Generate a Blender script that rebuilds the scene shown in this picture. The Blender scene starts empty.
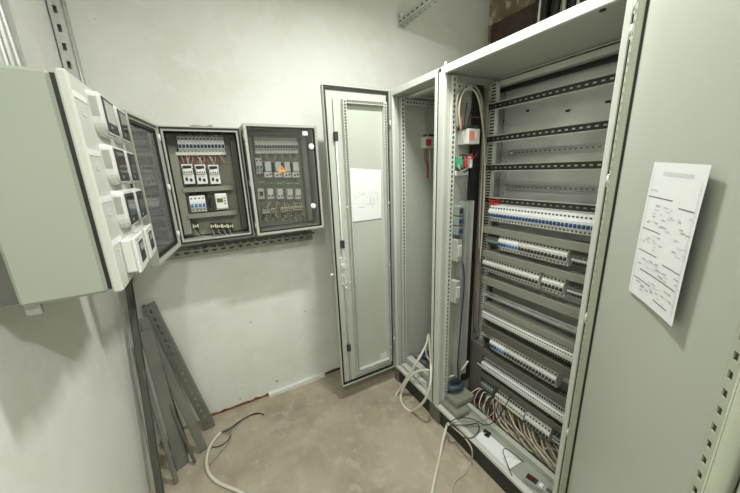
import bpy, math, random
from mathutils import Vector, Matrix
random.seed(7)
SC = bpy.context.scene
COL = SC.collection
V = Vector
PI = math.pi

# ------------------------------------------------------------------ camera frame
F = 298.0
def _rot():
    y, p, r = (math.radians(a) for a in (28.117, 14.433, -2.181))
    fwd = V((math.sin(y)*math.cos(p), math.cos(y)*math.cos(p), -math.sin(p)))
    rt = V((math.cos(y), -math.sin(y), 0)); up = rt.cross(fwd)
    return rt*math.cos(r)+up*math.sin(r), -rt*math.sin(r)+up*math.cos(r), fwd
RT, UP, FW = _rot()
CAM = V((0, 0, 1.65))
def px(x, y, ax, v):
    """point where the sight line of a pixel meets the plane coordinate[ax] = v (ax may be a normal Vector and v a point)"""
    d = RT*((x-370)/F) - UP*((y-246.5)/F) + FW
    if isinstance(ax, int):
        return CAM + d*((v-CAM[ax])/d[ax])
    return CAM + d*(ax.dot(v-CAM)/ax.dot(d))

cd = bpy.data.cameras.new('camera'); cam = bpy.data.objects.new('camera', cd); COL.objects.link(cam)
cd.sensor_width = 36; cd.lens = F/740*36; cd.clip_start = 0.02
mw = Matrix((RT, UP, -FW)).transposed().to_4x4(); mw.translation = CAM
cam.matrix_world = mw
SC.camera = cam

# ------------------------------------------------------------------ materials
def mat(name, col, rough=0.5, metal=0.0, noise=0.0, scale=8.0, bump=0.0, spec=0.5, emit=0.0):
    m = bpy.data.materials.new(name); m.use_nodes = True
    nt = m.node_tree; b = nt.nodes['Principled BSDF']
    b.inputs['Base Color'].default_value = (*col, 1)
    b.inputs['Roughness'].default_value = rough
    b.inputs['Metallic'].default_value = metal
    b.inputs['Specular IOR Level'].default_value = spec
    if emit:
        b.inputs['Emission Color'].default_value = (*col, 1); b.inputs['Emission Strength'].default_value = emit
    if noise or bump:
        tc = nt.nodes.new('ShaderNodeTexCoord'); n = nt.nodes.new('ShaderNodeTexNoise')
        n.inputs['Scale'].default_value = scale; n.inputs['Detail'].default_value = 5
        nt.links.new(tc.outputs['Object'], n.inputs['Vector'])
        if noise:
            rp = nt.nodes.new('ShaderNodeValToRGB'); e = rp.color_ramp.elements
            e[0].position = .3; e[1].position = .7
            e[0].color = (*[c*(1-noise) for c in col], 1); e[1].color = (*[min(1, c*(1+noise)) for c in col], 1)
            nt.links.new(n.outputs['Fac'], rp.inputs['Fac']); nt.links.new(rp.outputs['Color'], b.inputs['Base Color'])
        if bump:
            bp = nt.nodes.new('ShaderNodeBump'); bp.inputs['Strength'].default_value = bump; bp.inputs['Distance'].default_value = .01
            nt.links.new(n.outputs['Fac'], bp.inputs['Height']); nt.links.new(bp.outputs['Normal'], b.inputs['Normal'])
    return m

def mat_multi(name, cols, scales, rough, bump=0.2, fine=60):
    """two noise octaves mixing three colours, for plaster and concrete"""
    m = mat(name, cols[0], rough); nt = m.node_tree; b = nt.nodes['Principled BSDF']
    tc = nt.nodes.new('ShaderNodeTexCoord')
    def noise(s, d=6, ro=.6):
        n = nt.nodes.new('ShaderNodeTexNoise'); n.inputs['Scale'].default_value = s
        n.inputs['Detail'].default_value = d; n.inputs['Roughness'].default_value = ro
        nt.links.new(tc.outputs['Object'], n.inputs['Vector']); return n
    def ramp(n, a, z):
        r = nt.nodes.new('ShaderNodeMapRange'); r.inputs['From Min'].default_value = a; r.inputs['From Max'].default_value = z
        nt.links.new(n.outputs['Fac'], r.inputs['Value']); return r
    prev = None; base = nt.nodes.new('ShaderNodeRGB'); base.outputs[0].default_value = (*cols[0], 1); prev = base.outputs[0]
    for c, (s, lo, hi) in zip(cols[1:], scales):
        mx = nt.nodes.new('ShaderNodeMix'); mx.data_type = 'RGBA'
        nt.links.new(ramp(noise(s), lo, hi).outputs[0], mx.inputs['Factor'])
        nt.links.new(prev, mx.inputs['A']); mx.inputs['B'].default_value = (*c, 1); prev = mx.outputs['Result']
    nt.links.new(prev, b.inputs['Base Color'])
    bp = nt.nodes.new('ShaderNodeBump'); bp.inputs['Strength'].default_value = bump; bp.inputs['Distance'].default_value = .01
    nt.links.new(noise(fine).outputs['Fac'], bp.inputs['Height']); nt.links.new(bp.outputs['Normal'], b.inputs['Normal'])
    return m

def mat_glass(name, tint, rough=.05, haze=.06, ior=1.4):
    m = bpy.data.materials.new(name); m.use_nodes = True; nt = m.node_tree
    nt.nodes.remove(nt.nodes['Principled BSDF'])
    out = nt.nodes['Material Output']
    t = nt.nodes.new('ShaderNodeBsdfTransparent'); t.inputs['Color'].default_value = (*tint, 1)
    g = nt.nodes.new('ShaderNodeBsdfGlossy'); g.inputs['Roughness'].default_value = rough
    d = nt.nodes.new('ShaderNodeBsdfDiffuse'); d.inputs['Color'].default_value = (.8, .82, .78, 1)
    fr = nt.nodes.new('ShaderNodeFresnel'); fr.inputs['IOR'].default_value = ior
    m1 = nt.nodes.new('ShaderNodeMixShader'); m1.inputs[0].default_value = haze
    nt.links.new(t.outputs[0], m1.inputs[1]); nt.links.new(d.outputs[0], m1.inputs[2])
    m2 = nt.nodes.new('ShaderNodeMixShader')
    nt.links.new(fr.outputs[0], m2.inputs[0]); nt.links.new(m1.outputs[0], m2.inputs[1]); nt.links.new(g.outputs[0], m2.inputs[2])
    nt.links.new(m2.outputs[0], out.inputs['Surface'])
    return m

M = {}
M['wall'] = mat_multi('white_plaster', [(.80, .80, .755), (.72, .71, .65), (.84, .84, .80)], [(2.2, .45, .75), (9, .5, .8)], .75, .12, 45)
M['floor'] = mat_multi('concrete', [(.45, .395, .295), (.31, .27, .19), (.52, .485, .395)], [(3.0, .42, .68), (11, .52, .75)], .7, .35, 35)
M['ceiling'] = mat_multi('ceiling_paint', [(.72, .72, .68), (.66, .65, .6)], [(2, .4, .8)], .8)
M['brown_wall'] = mat_multi('old_brown_plaster', [(.30, .24, .16), (.18, .14, .095), (.72, .66, .5)], [(5, .4, .7), (9, .50, .60)], .9, .5, 20)
M['beam'] = mat('dark_timber', (.06, .042, .03), .8, noise=.35, scale=9)
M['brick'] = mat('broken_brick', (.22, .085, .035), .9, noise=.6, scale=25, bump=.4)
M['paint'] = mat('grey_enclosure_paint', (.49, .52, .45), .38, noise=.02, scale=3)
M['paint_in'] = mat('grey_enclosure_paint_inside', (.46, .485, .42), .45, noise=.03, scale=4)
M['paint_box'] = mat('grey_green_box_paint', (.345, .38, .315), .4, noise=.02, scale=3)
M['boxgrey'] = mat('grey_box_plastic', (.46, .475, .415), .42, noise=.02, scale=3)
M['tray_grey'] = mat('tray_grey_paint', (.33, .35, .295), .4, noise=.06, scale=6)
M['frame'] = mat('grey_frame_paint', (.60, .62, .565), .35, noise=.02, scale=3)
M['lid'] = mat('pale_plastic', (.56, .575, .515), .4, noise=.02, scale=3)
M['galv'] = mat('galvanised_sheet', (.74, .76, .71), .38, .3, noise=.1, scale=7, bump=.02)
M['zinc'] = mat('zinc_strip', (.78, .79, .75), .35, .3, noise=.08, scale=20)
M['strip'] = mat('painted_strip', (.60, .62, .56), .45, noise=.05, scale=12)
M['tube_green'] = mat('green_grey_strip', (.42, .455, .35), .45, noise=.05, scale=12)
M['rail_dark'] = mat('dark_brown_rail', (.035, .030, .024), .5, noise=.3, scale=30)
M['strut'] = mat('strut_steel', (.33, .33, .30), .45, .45, noise=.15, scale=14)
M['strut_light'] = mat('bright_strut_steel', (.62, .64, .60), .38, .45, noise=.1, scale=14)
M['strut_arm'] = mat('arm_steel', (.50, .51, .47), .4, .3, noise=.1, scale=14)
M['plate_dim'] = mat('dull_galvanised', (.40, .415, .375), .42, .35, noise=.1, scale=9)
M['bar'] = mat('grey_profile_paint', (.10, .102, .085), .5, noise=.12, scale=9)
M['bar_pale'] = mat('pale_profile_paint', (.165, .168, .14), .5, noise=.1, scale=9)
M['black'] = mat('black_rubber', (.012, .012, .011), .6)
M['dark'] = mat('dark_plastic_and_hole_shade', (.035, .035, .032), .5)
M['plinth'] = mat('plinth_black', (.028, .027, .024), .6, noise=.2, scale=10)
M['plinth_grey'] = mat('plinth_grey_brown', (.16, .15, .125), .6, noise=.1, scale=10)
M['white'] = mat('white_plastic', (.80, .81, .78), .35)
M['meter_white'] = mat('meter_plastic', (.72, .73, .69), .4)
M['offwhite'] = mat('grey_white_plastic', (.62, .62, .57), .4)
M['blue'] = mat('blue_plastic', (.025, .085, .25), .4)
M['navy'] = mat('navy_plastic', (.012, .045, .16), .4)
M['skyblue'] = mat('sky_blue_plastic', (.05, .24, .60), .4)
M['cream'] = mat('cream_plastic', (.80, .74, .48), .45)
M['termgreen'] = mat('pale_green_plastic', (.56, .64, .53), .45)
M['termgrey'] = mat('grey_green_plastic', (.23, .27, .245), .45)
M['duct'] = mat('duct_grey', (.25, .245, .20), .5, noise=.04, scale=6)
M['duct_dark'] = mat('duct_grey_shaded', (.12, .113, .09), .55, noise=.06, scale=6)  # duct grey darkened in the colour for the less lit ducts
M['termlight'] = mat('mid_grey_plastic', (.40, .41, .37), .4)
M['red'] = mat('red_plastic', (.55, .035, .035), .45)
M['pink'] = mat('pink_label', (.72, .22, .2), .5)
M['green'] = mat('green_plastic', (.06, .28, .14), .45)
M['orange'] = mat('orange_sticker', (.9, .38, .04), .5)
M['lcd'] = mat('green_lcd', (.10, .16, .04), .2)
M['screen'] = mat('dark_screen', (.03, .035, .035), .12)
M['screen_grey'] = mat('grey_screen', (.36, .37, .33), .15)
M['redscreen'] = mat('dark_red_screen', (.09, .02, .02), .15)
M['paper'] = mat('paper', (.80, .82, .80), .8, noise=.02, scale=15)
M['ink'] = mat('grey_print', (.42, .43, .42), .8)
M['ink_dark'] = mat('dark_print', (.20, .20, .20), .8)
M['ink_pale'] = mat('pale_print', (.62, .635, .62), .8)
M['cable_white'] = mat('white_cable', (.70, .68, .58), .45)
M['cable_beige'] = mat('beige_cable', (.50, .45, .33), .5)
M['cable_grey'] = mat('grey_cable', (.27, .26, .22), .5)
M['cable_dull'] = mat('dull_beige_cable', (.38, .34, .25), .5)
M['wire_navy'] = mat('navy_wire', (.02, .035, .11), .5)
M['cable_brown'] = mat('brown_cable', (.16, .13, .095), .5)
M['cable_black'] = mat('black_cable', (.015, .015, .014), .5)
M['wire_red'] = mat('red_wire', (.45, .07, .06), .5)
M['wire_pink'] = mat('pink_wire', (.6, .36, .32), .5)
M['wire_blue'] = mat('blue_wire', (.03, .08, .28), .5)
M['wire_green'] = mat('green_wire', (.10, .3, .12), .5)
M['glass'] = mat_glass('lid_glass', (1, 1, .99), haze=.02)
M['glass_hazy'] = mat_glass('hazy_lid_glass', (.96, .97, .95), haze=.18, rough=.08, ior=1.25)
M['tube'] = mat('lamp_diffuser', (1, .99, .93), .5, emit=3.0)

# ------------------------------------------------------------------ mesh builder
class MB:
    def __init__(s):
        s.v = []; s.f = []; s.mi = []; s.sm = []; s.o = V((0, 0, 0)); s.u = V((1, 0, 0)); s.w = V((0, 1, 0)); s.n = V((0, 0, 1)); s.m = 0
    def frame(s, o, u, w, n):
        s.o, s.u, s.w, s.n = V(o), V(u).normalized(), V(w).normalized(), V(n).normalized(); return s
    def use(s, i): s.m = i; return s
    def pt(s, a, b, c): return s.o + s.u*a + s.w*b + s.n*c
    def add(s, vs, fs, smooth=False):
        k = len(s.v); s.v += [V(p) for p in vs]
        for f in fs: s.f.append([i+k for i in f]); s.mi.append(s.m); s.sm.append(smooth)
    def box(s, a, b, ch=0.0):
        x0, x1 = sorted((a[0], b[0])); y0, y1 = sorted((a[1], b[1])); z0, z1 = sorted((a[2], b[2]))
        if ch <= 0:
            P = [s.pt(x, y, z) for z in (z0, z1) for y in (y0, y1) for x in (x0, x1)]
            s.add(P, [(0, 2, 3, 1), (4, 5, 7, 6), (0, 1, 5, 4), (2, 6, 7, 3), (0, 4, 6, 2), (1, 3, 7, 5)]); return s
        c = min(ch, .49*min(x1-x0, y1-y0, z1-z0))
        xs, ys, zs = (x0, x1), (y0, y1), (z0, z1); P = []; idx = {}
        for i in (0, 1):
            for j in (0, 1):
                for k in (0, 1):
                    dx, dy, dz = (c, -c)[i], (c, -c)[j], (c, -c)[k]
                    for ax in range(3):
                        q = [xs[i]+dx, ys[j]+dy, zs[k]+dz]; q[ax] = (xs[i], ys[j], zs[k])[ax]
                        idx[i, j, k, ax] = len(P); P.append(s.pt(*q))
        fs = []
        for ax in range(3):
            a1, a2 = [q for q in range(3) if q != ax]
            for e in (0, 1):
                r = []
                for (p, q) in ((0, 0), (1, 0), (1, 1), (0, 1)):
                    t = [0, 0, 0]; t[ax] = e; t[a1] = p; t[a2] = q; r.append(idx[t[0], t[1], t[2], ax])
                fs.append(r)
        for ax in range(3):
            a1, a2 = [q for q in range(3) if q != ax]
            for p in (0, 1):
                for q in (0, 1):
                    t0 = [0, 0, 0]; t0[a1] = p; t0[a2] = q; t1 = list(t0); t1[ax] = 1
                    fs.append([idx[(*t0, a1)], idx[(*t1, a1)], idx[(*t1, a2)], idx[(*t0, a2)]])
        for i in (0, 1):
            for j in (0, 1):
                for k in (0, 1): fs.append([idx[i, j, k, 0], idx[i, j, k, 1], idx[i, j, k, 2]])
        s.add(P, fs); return s
    def prism(s, poly, x0, x1):
        """polygon in (w, n) extruded along u"""
        n = len(poly); P = [s.pt(x0, a, b) for a, b in poly]+[s.pt(x1, a, b) for a, b in poly]
        fs = [list(range(n))[::-1], list(range(n, 2*n))]+[[i, (i+1) % n, n+(i+1) % n, n+i] for i in range(n)]
        s.add(P, fs); return s
    def poly(s, pts, c0, c1):
        """polygon in (u, w) extruded along n"""
        n = len(pts); P = [s.pt(a, b, c0) for a, b in pts]+[s.pt(a, b, c1) for a, b in pts]
        s.add(P, [list(range(n))[::-1], list(range(n, 2*n))]+[[i, (i+1) % n, n+(i+1) % n, n+i] for i in range(n)]); return s
    def ring(s, x0, y0, x1, y1, t, c0, c1):
        """rectangular frame in (u, w), bar width t"""
        s.box((x0, y0, c0), (x1, y0+t, c1)); s.box((x0, y1-t, c0), (x1, y1, c1))
        s.box((x0, y0+t, c0), (x0+t, y1-t, c1)); s.box((x1-t, y0+t, c0), (x1, y1-t, c1)); return s
    def strip(s, L, W, T, pitch=.025, slot=.012, sw=None, a0=0, b0=0, c0=0, n_holes=None):
        """slotted strip along u (length L), width W along w, thickness T along n, real openings"""
        sw = sw or W*.4; e = (W-sw)/2
        s.box((a0, b0, c0), (a0+L, b0+e, c0+T)); s.box((a0, b0+W-e, c0), (a0+L, b0+W, c0+T))
        k = int(L/pitch); off = (L-k*pitch)/2
        prev = a0
        for i in range(k):
            h0 = a0+off+i*pitch+(pitch-slot)/2
            s.box((prev, b0+e, c0), (h0, b0+W-e, c0+T)); prev = h0+slot
        s.box((prev, b0+e, c0), (a0+L, b0+W-e, c0+T)); return s
    def cyl(s, p0, p1, r, n=10, r1=None):
        p0, p1 = V(p0), V(p1); d = (p1-p0).normalized(); r1 = r if r1 is None else r1
        a = d.orthogonal().normalized(); b = d.cross(a)
        P = [p0+(a*math.cos(2*PI*i/n)+b*math.sin(2*PI*i/n))*r for i in range(n)]+[p1+(a*math.cos(2*PI*i/n)+b*math.sin(2*PI*i/n))*r1 for i in range(n)]
        s.add(P, [list(range(n))[::-1], list(range(n, 2*n))]); k = len(s.v)-2*n
        for i in range(n): s.f.append([k+i, k+(i+1) % n, k+n+(i+1) % n, k+n+i]); s.mi.append(s.m); s.sm.append(True)
        return s
    def tube(s, pts, r, n=8, sub=6):
        Q = smooth(pts, sub); m = len(Q); t0 = (Q[1]-Q[0]).normalized(); a = t0.orthogonal().normalized(); P = []
        for i in range(m):
            t = (Q[min(i+1, m-1)]-Q[max(i-1, 0)]).normalized()
            a = (a-t*a.dot(t)).normalized(); b = t.cross(a)
            P += [Q[i]+(a*math.cos(2*PI*j/n)+b*math.sin(2*PI*j/n))*r for j in range(n)]
        s.add(P, [list(range(n))[::-1], list(range((m-1)*n, m*n))]); k = len(s.v)-m*n
        for i in range(m-1):
            for j in range(n):
                s.f.append([k+i*n+j, k+i*n+(j+1) % n, k+(i+1)*n+(j+1) % n, k+(i+1)*n+j]); s.mi.append(s.m); s.sm.append(True)
        return s
    def build(s, name, mats, parent=None, world=True, label=None):
        if not isinstance(mats, (list, tuple)): mats = [mats]
        me = bpy.data.meshes.new(name)
        vs = s.v
        if parent is not None and world:
            inv = wm(parent).inverted(); vs = [inv @ p for p in vs]
        me.from_pydata([tuple(p) for p in vs], [], s.f)
        for q in mats: me.materials.append(M[q] if isinstance(q, str) else q)
        me.polygons.foreach_set('material_index', s.mi); me.polygons.foreach_set('use_smooth', s.sm)
        import bmesh
        bm = bmesh.new(); bm.from_mesh(me); bmesh.ops.recalc_face_normals(bm, faces=bm.faces); bm.to_mesh(me); bm.free()
        me.update()
        o = bpy.data.objects.new(name, me); COL.objects.link(o)
        if parent is not None: o.parent = parent
        if label: o['label'] = label
        return o

def smooth(pts, sub):
    pts = [V(p) for p in pts]
    if sub <= 1 or len(pts) < 3: return pts
    out = []
    for i in range(len(pts)-1):
        p0 = pts[max(i-1, 0)]; p1 = pts[i]; p2 = pts[i+1]; p3 = pts[min(i+2, len(pts)-1)]
        for k in range(sub):
            t = k/sub
            out.append(.5*((2*p1)+(p2-p0)*t+(2*p0-5*p1+4*p2-p3)*t*t+(3*p1-p0-3*p2+p3)*t**3))
    out.append(pts[-1]); return out

def wm(o):
    m = o.matrix_basis.copy()
    while o.parent: o = o.parent; m = o.matrix_basis @ m
    return m

def thing(name, label, cat, loc=(0, 0, 0), rz=0, group=None):
    o = bpy.data.objects.new(name, None); COL.objects.link(o); o.empty_display_size = .05
    o.location = loc; o.rotation_euler = (0, 0, rz); return tag(o, label, cat, group)
def tag(o, label, cat, group=None):
    o['label'] = label; o['category'] = cat
    if group: o['group'] = group
    return o
def recentre(o, base):
    """move a mesh's origin to a base point without moving its shape"""
    b = V(base)
    for v in o.data.vertices: v.co -= b
    o.location = b; return o
def solo(mb, name, mats, label, cat, group=None):
    o = mb.build(name, mats)
    vs = [v.co for v in o.data.vertices]
    lo = V((min(v.x for v in vs), min(v.y for v in vs), min(v.z for v in vs))); hi = V((max(v.x for v in vs), max(v.y for v in vs), max(v.z for v in vs)))
    recentre(o, ((lo.x+hi.x)/2, (lo.y+hi.y)/2, lo.z)); return tag(o, label, cat, group)
def struct(mb, name, mats):
    o = mb.build(name, mats); o['kind'] = 'structure'; return o
KIDS = {}
def dup(root, loc, rz, label=None, group=None, used=[]):
    if root.name not in used: used.append(root.name); r = root
    else:
        r = root.copy(); COL.objects.link(r)
        for ch in root.children:
            c = ch.copy(); COL.objects.link(c); c.parent = r
            for g in ch.children:
                d = g.copy(); COL.objects.link(d); d.parent = c
    r.location = loc; r.rotation_euler = (0, 0, rz)
    if label: r['label'] = label
    if group: r['group'] = group
    return r

X, Y, Z = V((1, 0, 0)), V((0, 1, 0)), V((0, 0, 1))

# ------------------------------------------------------------------ room
XL, XR, YF, YB, ZC = -.5, 2.37, -1.6, 2.10, 3.0
struct(MB().box((XL-.1, YF-.1, -.1), (XR+.1, YB+.1, 0)), 'floor', 'floor')
struct(MB().box((XL-.1, YF-.1, ZC), (XR+.1, YB+.1, ZC+.1)), 'ceiling', 'ceiling')
struct(MB().box((XL-.1, YF, 0), (XL, YB, ZC)), 'wall_left', 'wall')
struct(MB().box((XL-.1, YB, 0), (XR+.1, YB+.1, ZC)), 'wall_back', 'wall')
struct(MB().box((XR, YF, 0), (XR+.1, YB, ZC)), 'wall_right', 'brown_wall')
struct(MB().box((XL-.1, YF-.1, 0), (XR+.1, YF, ZC)), 'wall_front', 'wall')
struct(MB().box((XR-.10, .2, 2.60), (XR, 1.985, 2.765)), 'trim_1', 'beam')
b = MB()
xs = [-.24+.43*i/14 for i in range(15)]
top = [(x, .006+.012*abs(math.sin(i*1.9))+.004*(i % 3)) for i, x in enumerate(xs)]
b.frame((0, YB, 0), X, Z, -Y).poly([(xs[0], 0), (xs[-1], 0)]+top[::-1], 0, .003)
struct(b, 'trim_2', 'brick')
b = MB().frame((0, YB, 0), X, Z, -Y); b.poly([(.645, 0), (1.10, 0), (1.10, .020), (.9, .026), (.8, .018), (.72, .024), (.645, .016)], 0, .003)
struct(b, 'trim_shadow_gap', 'beam')  # dark strip painted in for the shadow gap under the wall
b = MB()
b.frame((0, YB, 0), X, Z, -Y).poly([(.19, 0), (.64, 0), (.64, .030), (.55, .034), (.40, .026), (.19, .024)], 0, .03)
struct(b, 'trim_3', 'wall')

# ------------------------------------------------------------------ generic profiles
def perforated(b, o, u, w, n, L, W=.03, T=.002, pitch=.025, slot=.011, sw=None):
    b.frame(o, u, w, n).strip(L, W, T, pitch, slot, sw); b.frame((0, 0, 0), X, Y, Z); return b
def u_channel(b, o, u, w, n, L, W=.041, D=.041, T=.0025, pitch=.05, slot=.028, holes=True):
    """channel: slotted web, two flanges standing up along n"""
    b.frame(o, u, w, n)
    if holes: b.strip(L, W, T, pitch, slot, W*.34)
    else: b.box((0, 0, 0), (L, W, T))
    b.box((0, 0, T), (L, T, D)); b.box((0, W-T, T), (L, W, D))
    b.box((0, T, D-T), (L, T+.006, D)); b.box((0, W-T-.006, D-T), (L, W-T, D))
    b.frame((0, 0, 0), X, Y, Z); return b

# ------------------------------------------------------------------ large cabinet
FX, BX = 1.12, 1.62
Y0, Y1, Y2 = .465, 1.276, 1.754
ZB, ZT = .13, 2.13
cab = thing('electrical_cabinet', 'wide grey floor-standing electrical cabinet with its door swung open, full of breaker rows', 'cabinet', ((FX+BX)/2, (Y0+Y1)/2, 0))
def shell(root, y0, y1, near_side):
    b = MB(); b.box((FX+.004, y0, ZT-.022), (BX, y1, ZT), .003); b.build('top_panel', 'paint', root)
    b = MB(); b.box((FX+.02, y0, ZB), (BX, y0+.004, ZT-.023)); b.build('side_panel', 'paint_in', root)
    b = MB(); b.box((FX+.02, y1-.004, ZB), (BX, y1, ZT-.023)); b.build('side_panel', 'paint_in', root)
    b = MB(); b.box((BX-.004, y0+.005, ZB), (BX, y1-.005, ZT-.023)); b.build('rear_panel', 'paint_in', root)
    b = MB(); b.box((FX+.02, y0+.005, ZB-.012), (1.30 if near_side else BX-.005, y1-.005, ZB-.002)); b.build('floor_tray', 'tray_grey', root)
    # front frame: four flanges with a turned-in lip
    b = MB()
    b.box((FX+.004, y0, ZB-.012), (FX+.018, y0+.019, ZT+.001), .001)
    b.box((FX-.001, y0+.025, ZB-.012), (FX+.018, y0+.044, ZT+.001), .002)
    b.box((FX-.001, y1-.029, ZB-.012), (FX+.018, y1-.001, ZT+.001), .002)
    b.box((FX-.001, y0+.044, ZT-.034), (FX+.018, y1-.029, ZT+.001), .002)
    b.box((FX-.001, y0+.044, ZB-.012), (FX+.03, y1-.029, ZB+.008), .002)
    b.box((FX+.012, y0+.018, ZB-.012), (FX+.018, y0+.026, ZT+.001))
    b.build('front_frame', 'frame', root)
    b = MB(); b.box((FX+.003, y0+.0192, ZB), (FX+.0118, y0+.0248, ZT-.01)); b.build('gasket', 'black', root)
    b = MB()
    b.box((FX+.018, y0+.034, ZB+.008), (FX+.045, y0+.037, ZT-.034)); b.box((FX+.018, y1-.021, ZB+.008), (FX+.045, y1-.018, ZT-.034))
    b.box((FX+.018, y0+.04, ZT-.028), (FX+.045, y1-.024, ZT-.025))
    b.build('inner_lip', 'paint', root)
    b = MB(); b.box((FX+.012, y0+.05, 0), (FX+.02, y1-.05, ZB-.013)); b.build('plinth_panel', 'plinth', root)
    for a in (y0, y1-.05):
        b = MB(); b.box((FX, a+.0005, 0), (FX+.06, a+.0495, ZB-.013), .003); b.build('plinth_corner', 'plinth_grey', root)
shell(cab, Y0, Y1, True)
# perforated uprights and top cross strips on the left side
def upright(root, y, x, n, L0=ZB, L1=ZT-.04, W=.03, d=.024):
    b = MB(); perforated(b, (x, y, L0), Z, X, n, L1-L0, W, .002, .025, .015, .013)
    for xa in (x, x+W-.002): b.box((xa, y, L0), (xa+.002, y+d, L1))
    b.use(1); b.box((x+.0021, y+d*.5, L0), (x+W-.0021, y+d+.001, L1)); return b.build('perforated_upright', ['strip', 'dark'], root)  # inner back coloured dark so the holes look shaded
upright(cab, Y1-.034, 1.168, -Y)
b = MB(); perforated(b, (1.20, Y1-.030, 2.03), X, Z, -Y, .26, .03, .002, .025, .013, .011); b.use(1); b.box((1.201, Y1-.018, 2.0321), (1.459, Y1-.006, 2.0579)); b.use(0); b.box((1.2, Y1-.03, 2.03), (1.46, Y1-.008, 2.032)); b.box((1.2, Y1-.03, 2.058), (1.46, Y1-.008, 2.06)); b.build('perforated_crossbar', ['strip', 'dark'], cab)  # dark inner back paints the shade seen in the holes
b = MB(); perforated(b, (1.165, Y0+.03, ZB), Z, X, Y, 1.95, .03, .002, .025, .011, .008); b.build('perforated_upright', 'strip', cab)
# toothed mounting posts
for yy in (1.215, .52):
    b = MB(); perforated(b, (1.462, yy, .10+.03), Z, Y, -X, 1.95, .045, .002, .0165, .0085, .036)
    b.box((1.462, yy, ZB), (1.486, yy+.002, 2.08)); b.box((1.462, yy+.043, ZB), (1.486, yy+.045, 2.08)); b.use(1); b.box((1.472, yy+.0021, ZB), (1.486, yy+.0429, 2.08)); b.build('toothed_post', ['strip', 'dark'], cab)  # dark fill behind the teeth paints the shade inside the post
b = MB(); perforated(b, (1.585, 1.21, .5), Z, Y, -X, 1.56, .04, .002, .02, .01, .026); b.build('toothed_post', 'strip', cab)
# galvanised back plate, rear header
b = MB(); b.box((1.596, .50, .25), (1.599, 1.245, 2.085)); plate = b.build('mounting_plate', 'galv', cab)
for p in ((536, 79), (528, 111), (568, 111), (505, 121), (608, 102)):
    q = px(*p, 0, 1.596); b = MB(); b.box((1.588, q.y-.008, q.z-.004), (1.596, q.y+.008, q.z+.006), .001); b.cyl((1.588, q.y-.009, q.z), (1.584, q.y-.009, q.z), .005); b.build('cage_nut', 'dark', plate)
b = MB(); b.box((1.50, .48, 2.066), (1.545, 1.26, 2.094), .003); b.box((1.50, .48, 2.10), (1.503, 1.26, 2.105)); b.build('rear_header', 'strip', cab)
b = MB(); b.box((1.545, .48, 2.046), (1.565, 1.26, 2.0655)); b.build('header_gap_shade', 'black', cab)  # black strip painting the dark gap under the header
b = MB(); b.box((1.40, .6, ZT-.026), (1.41, .62, ZT-.022)); q = px(603, 8, 2, ZT-.024); b.cyl((q.x, q.y, ZT-.032), (q.x, q.y, ZT-.022), .009); b.build('roof_bolt', 'dark', cab)
b = MB(); b.cyl((1.135, 1.260, ZT-.001), (1.135, 1.260, ZT+.022), .012, 8, .003); b.build('roof_eyelet', 'white', cab)
# DIN rails
def rail(root, xx, z, y0, y1, name='din_rail', m='zinc', h=.035):
    b = MB(); b.frame((xx, y0, z-h/2), Y, Z, -X); L = y1-y0
    b.strip(L, h-.014, .001, .025, .014, .006, 0, .007, 0)
    b.box((0, .007, 0), (L, .0085, .008)); b.box((0, h-.0085, 0), (L, h-.007, .008))
    b.box((0, 0, .007), (L, .0085, .008)); b.box((0, h-.0085, .007), (L, h, .008)); return b.build(name, m, root)
for z in (1.958, 1.79, 1.635, 1.452):
    b = MB(); b.frame((1.448, .50, z-.018), Y, Z, -X)
    b.strip(.755, .030, .0015, .030, .014, .007, 0, .003, 0); rl = b.build('din_rail', 'rail_dark', cab)
    b = MB(); b.frame((1.448, .50, z-.018), Y, Z, -X); b.box((0, .033, -.006), (.755, .0365, .007)); b.build('upper_lip', 'strip', rl)
    b = MB(); b.frame((1.448, .50, z-.018), Y, Z, -X); b.box((0, -.001, -.002), (.755, .003, .005)); b.build('lower_lip', 'strip', rl)
for z in (1.713, 1.522):
    rl = rail(cab, 1.588, z, .52, 1.215, 'thin_rail', 'strut_light')
    b = MB(); b.box((1.588, .53, z-.004), (1.5955, 1.2, z+.004)); b.build('slot_shade_backing', 'bar', rl)  # dark backing added so the rail slots look shaded
    for yy in (1.19, .95, .72):
        b = MB(); b.cyl((1.588, yy, z), (1.580, yy, z), .006, 8); b.build('screw', 'zinc', rl)
ROWZ = [1.385, 1.228, 1.077, .752, .585, .400, .242]
for z in ROWZ+[.865]:
    rail(cab, 1.468, z, .50, 1.23)

# side plate, vertical trunking and a black strip painting the shade of the gap on the left wall of the large cabinet
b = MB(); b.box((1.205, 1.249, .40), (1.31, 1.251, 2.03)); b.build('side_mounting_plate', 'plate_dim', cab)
b = MB(); b.box((1.312, 1.235, .25), (1.385, 1.247, 2.06)); b.build('side_gap_shade', 'black', cab)
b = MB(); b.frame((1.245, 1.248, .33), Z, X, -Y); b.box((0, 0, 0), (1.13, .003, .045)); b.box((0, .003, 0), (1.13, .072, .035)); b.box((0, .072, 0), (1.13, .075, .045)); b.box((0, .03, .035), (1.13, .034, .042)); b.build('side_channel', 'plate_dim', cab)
b = MB(); b.box((1.40, 1.15, .10+.03), (1.455, 1.245, .535), .002); b.build('post_cover', 'duct_dark', cab)
# inner tray edge bar at the bottom
b = MB(); b.box((1.270, .50, ZB-.002), (1.274, 1.2, ZB+.032)); b.box((1.274, .50, ZB+.028), (1.300, 1.2, ZB+.032)); b.box((1.296, .5, ZB+.01), (1.300, 1.2, ZB+.028)); b.build('tray_bar', 'paint_in', cab)

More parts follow.
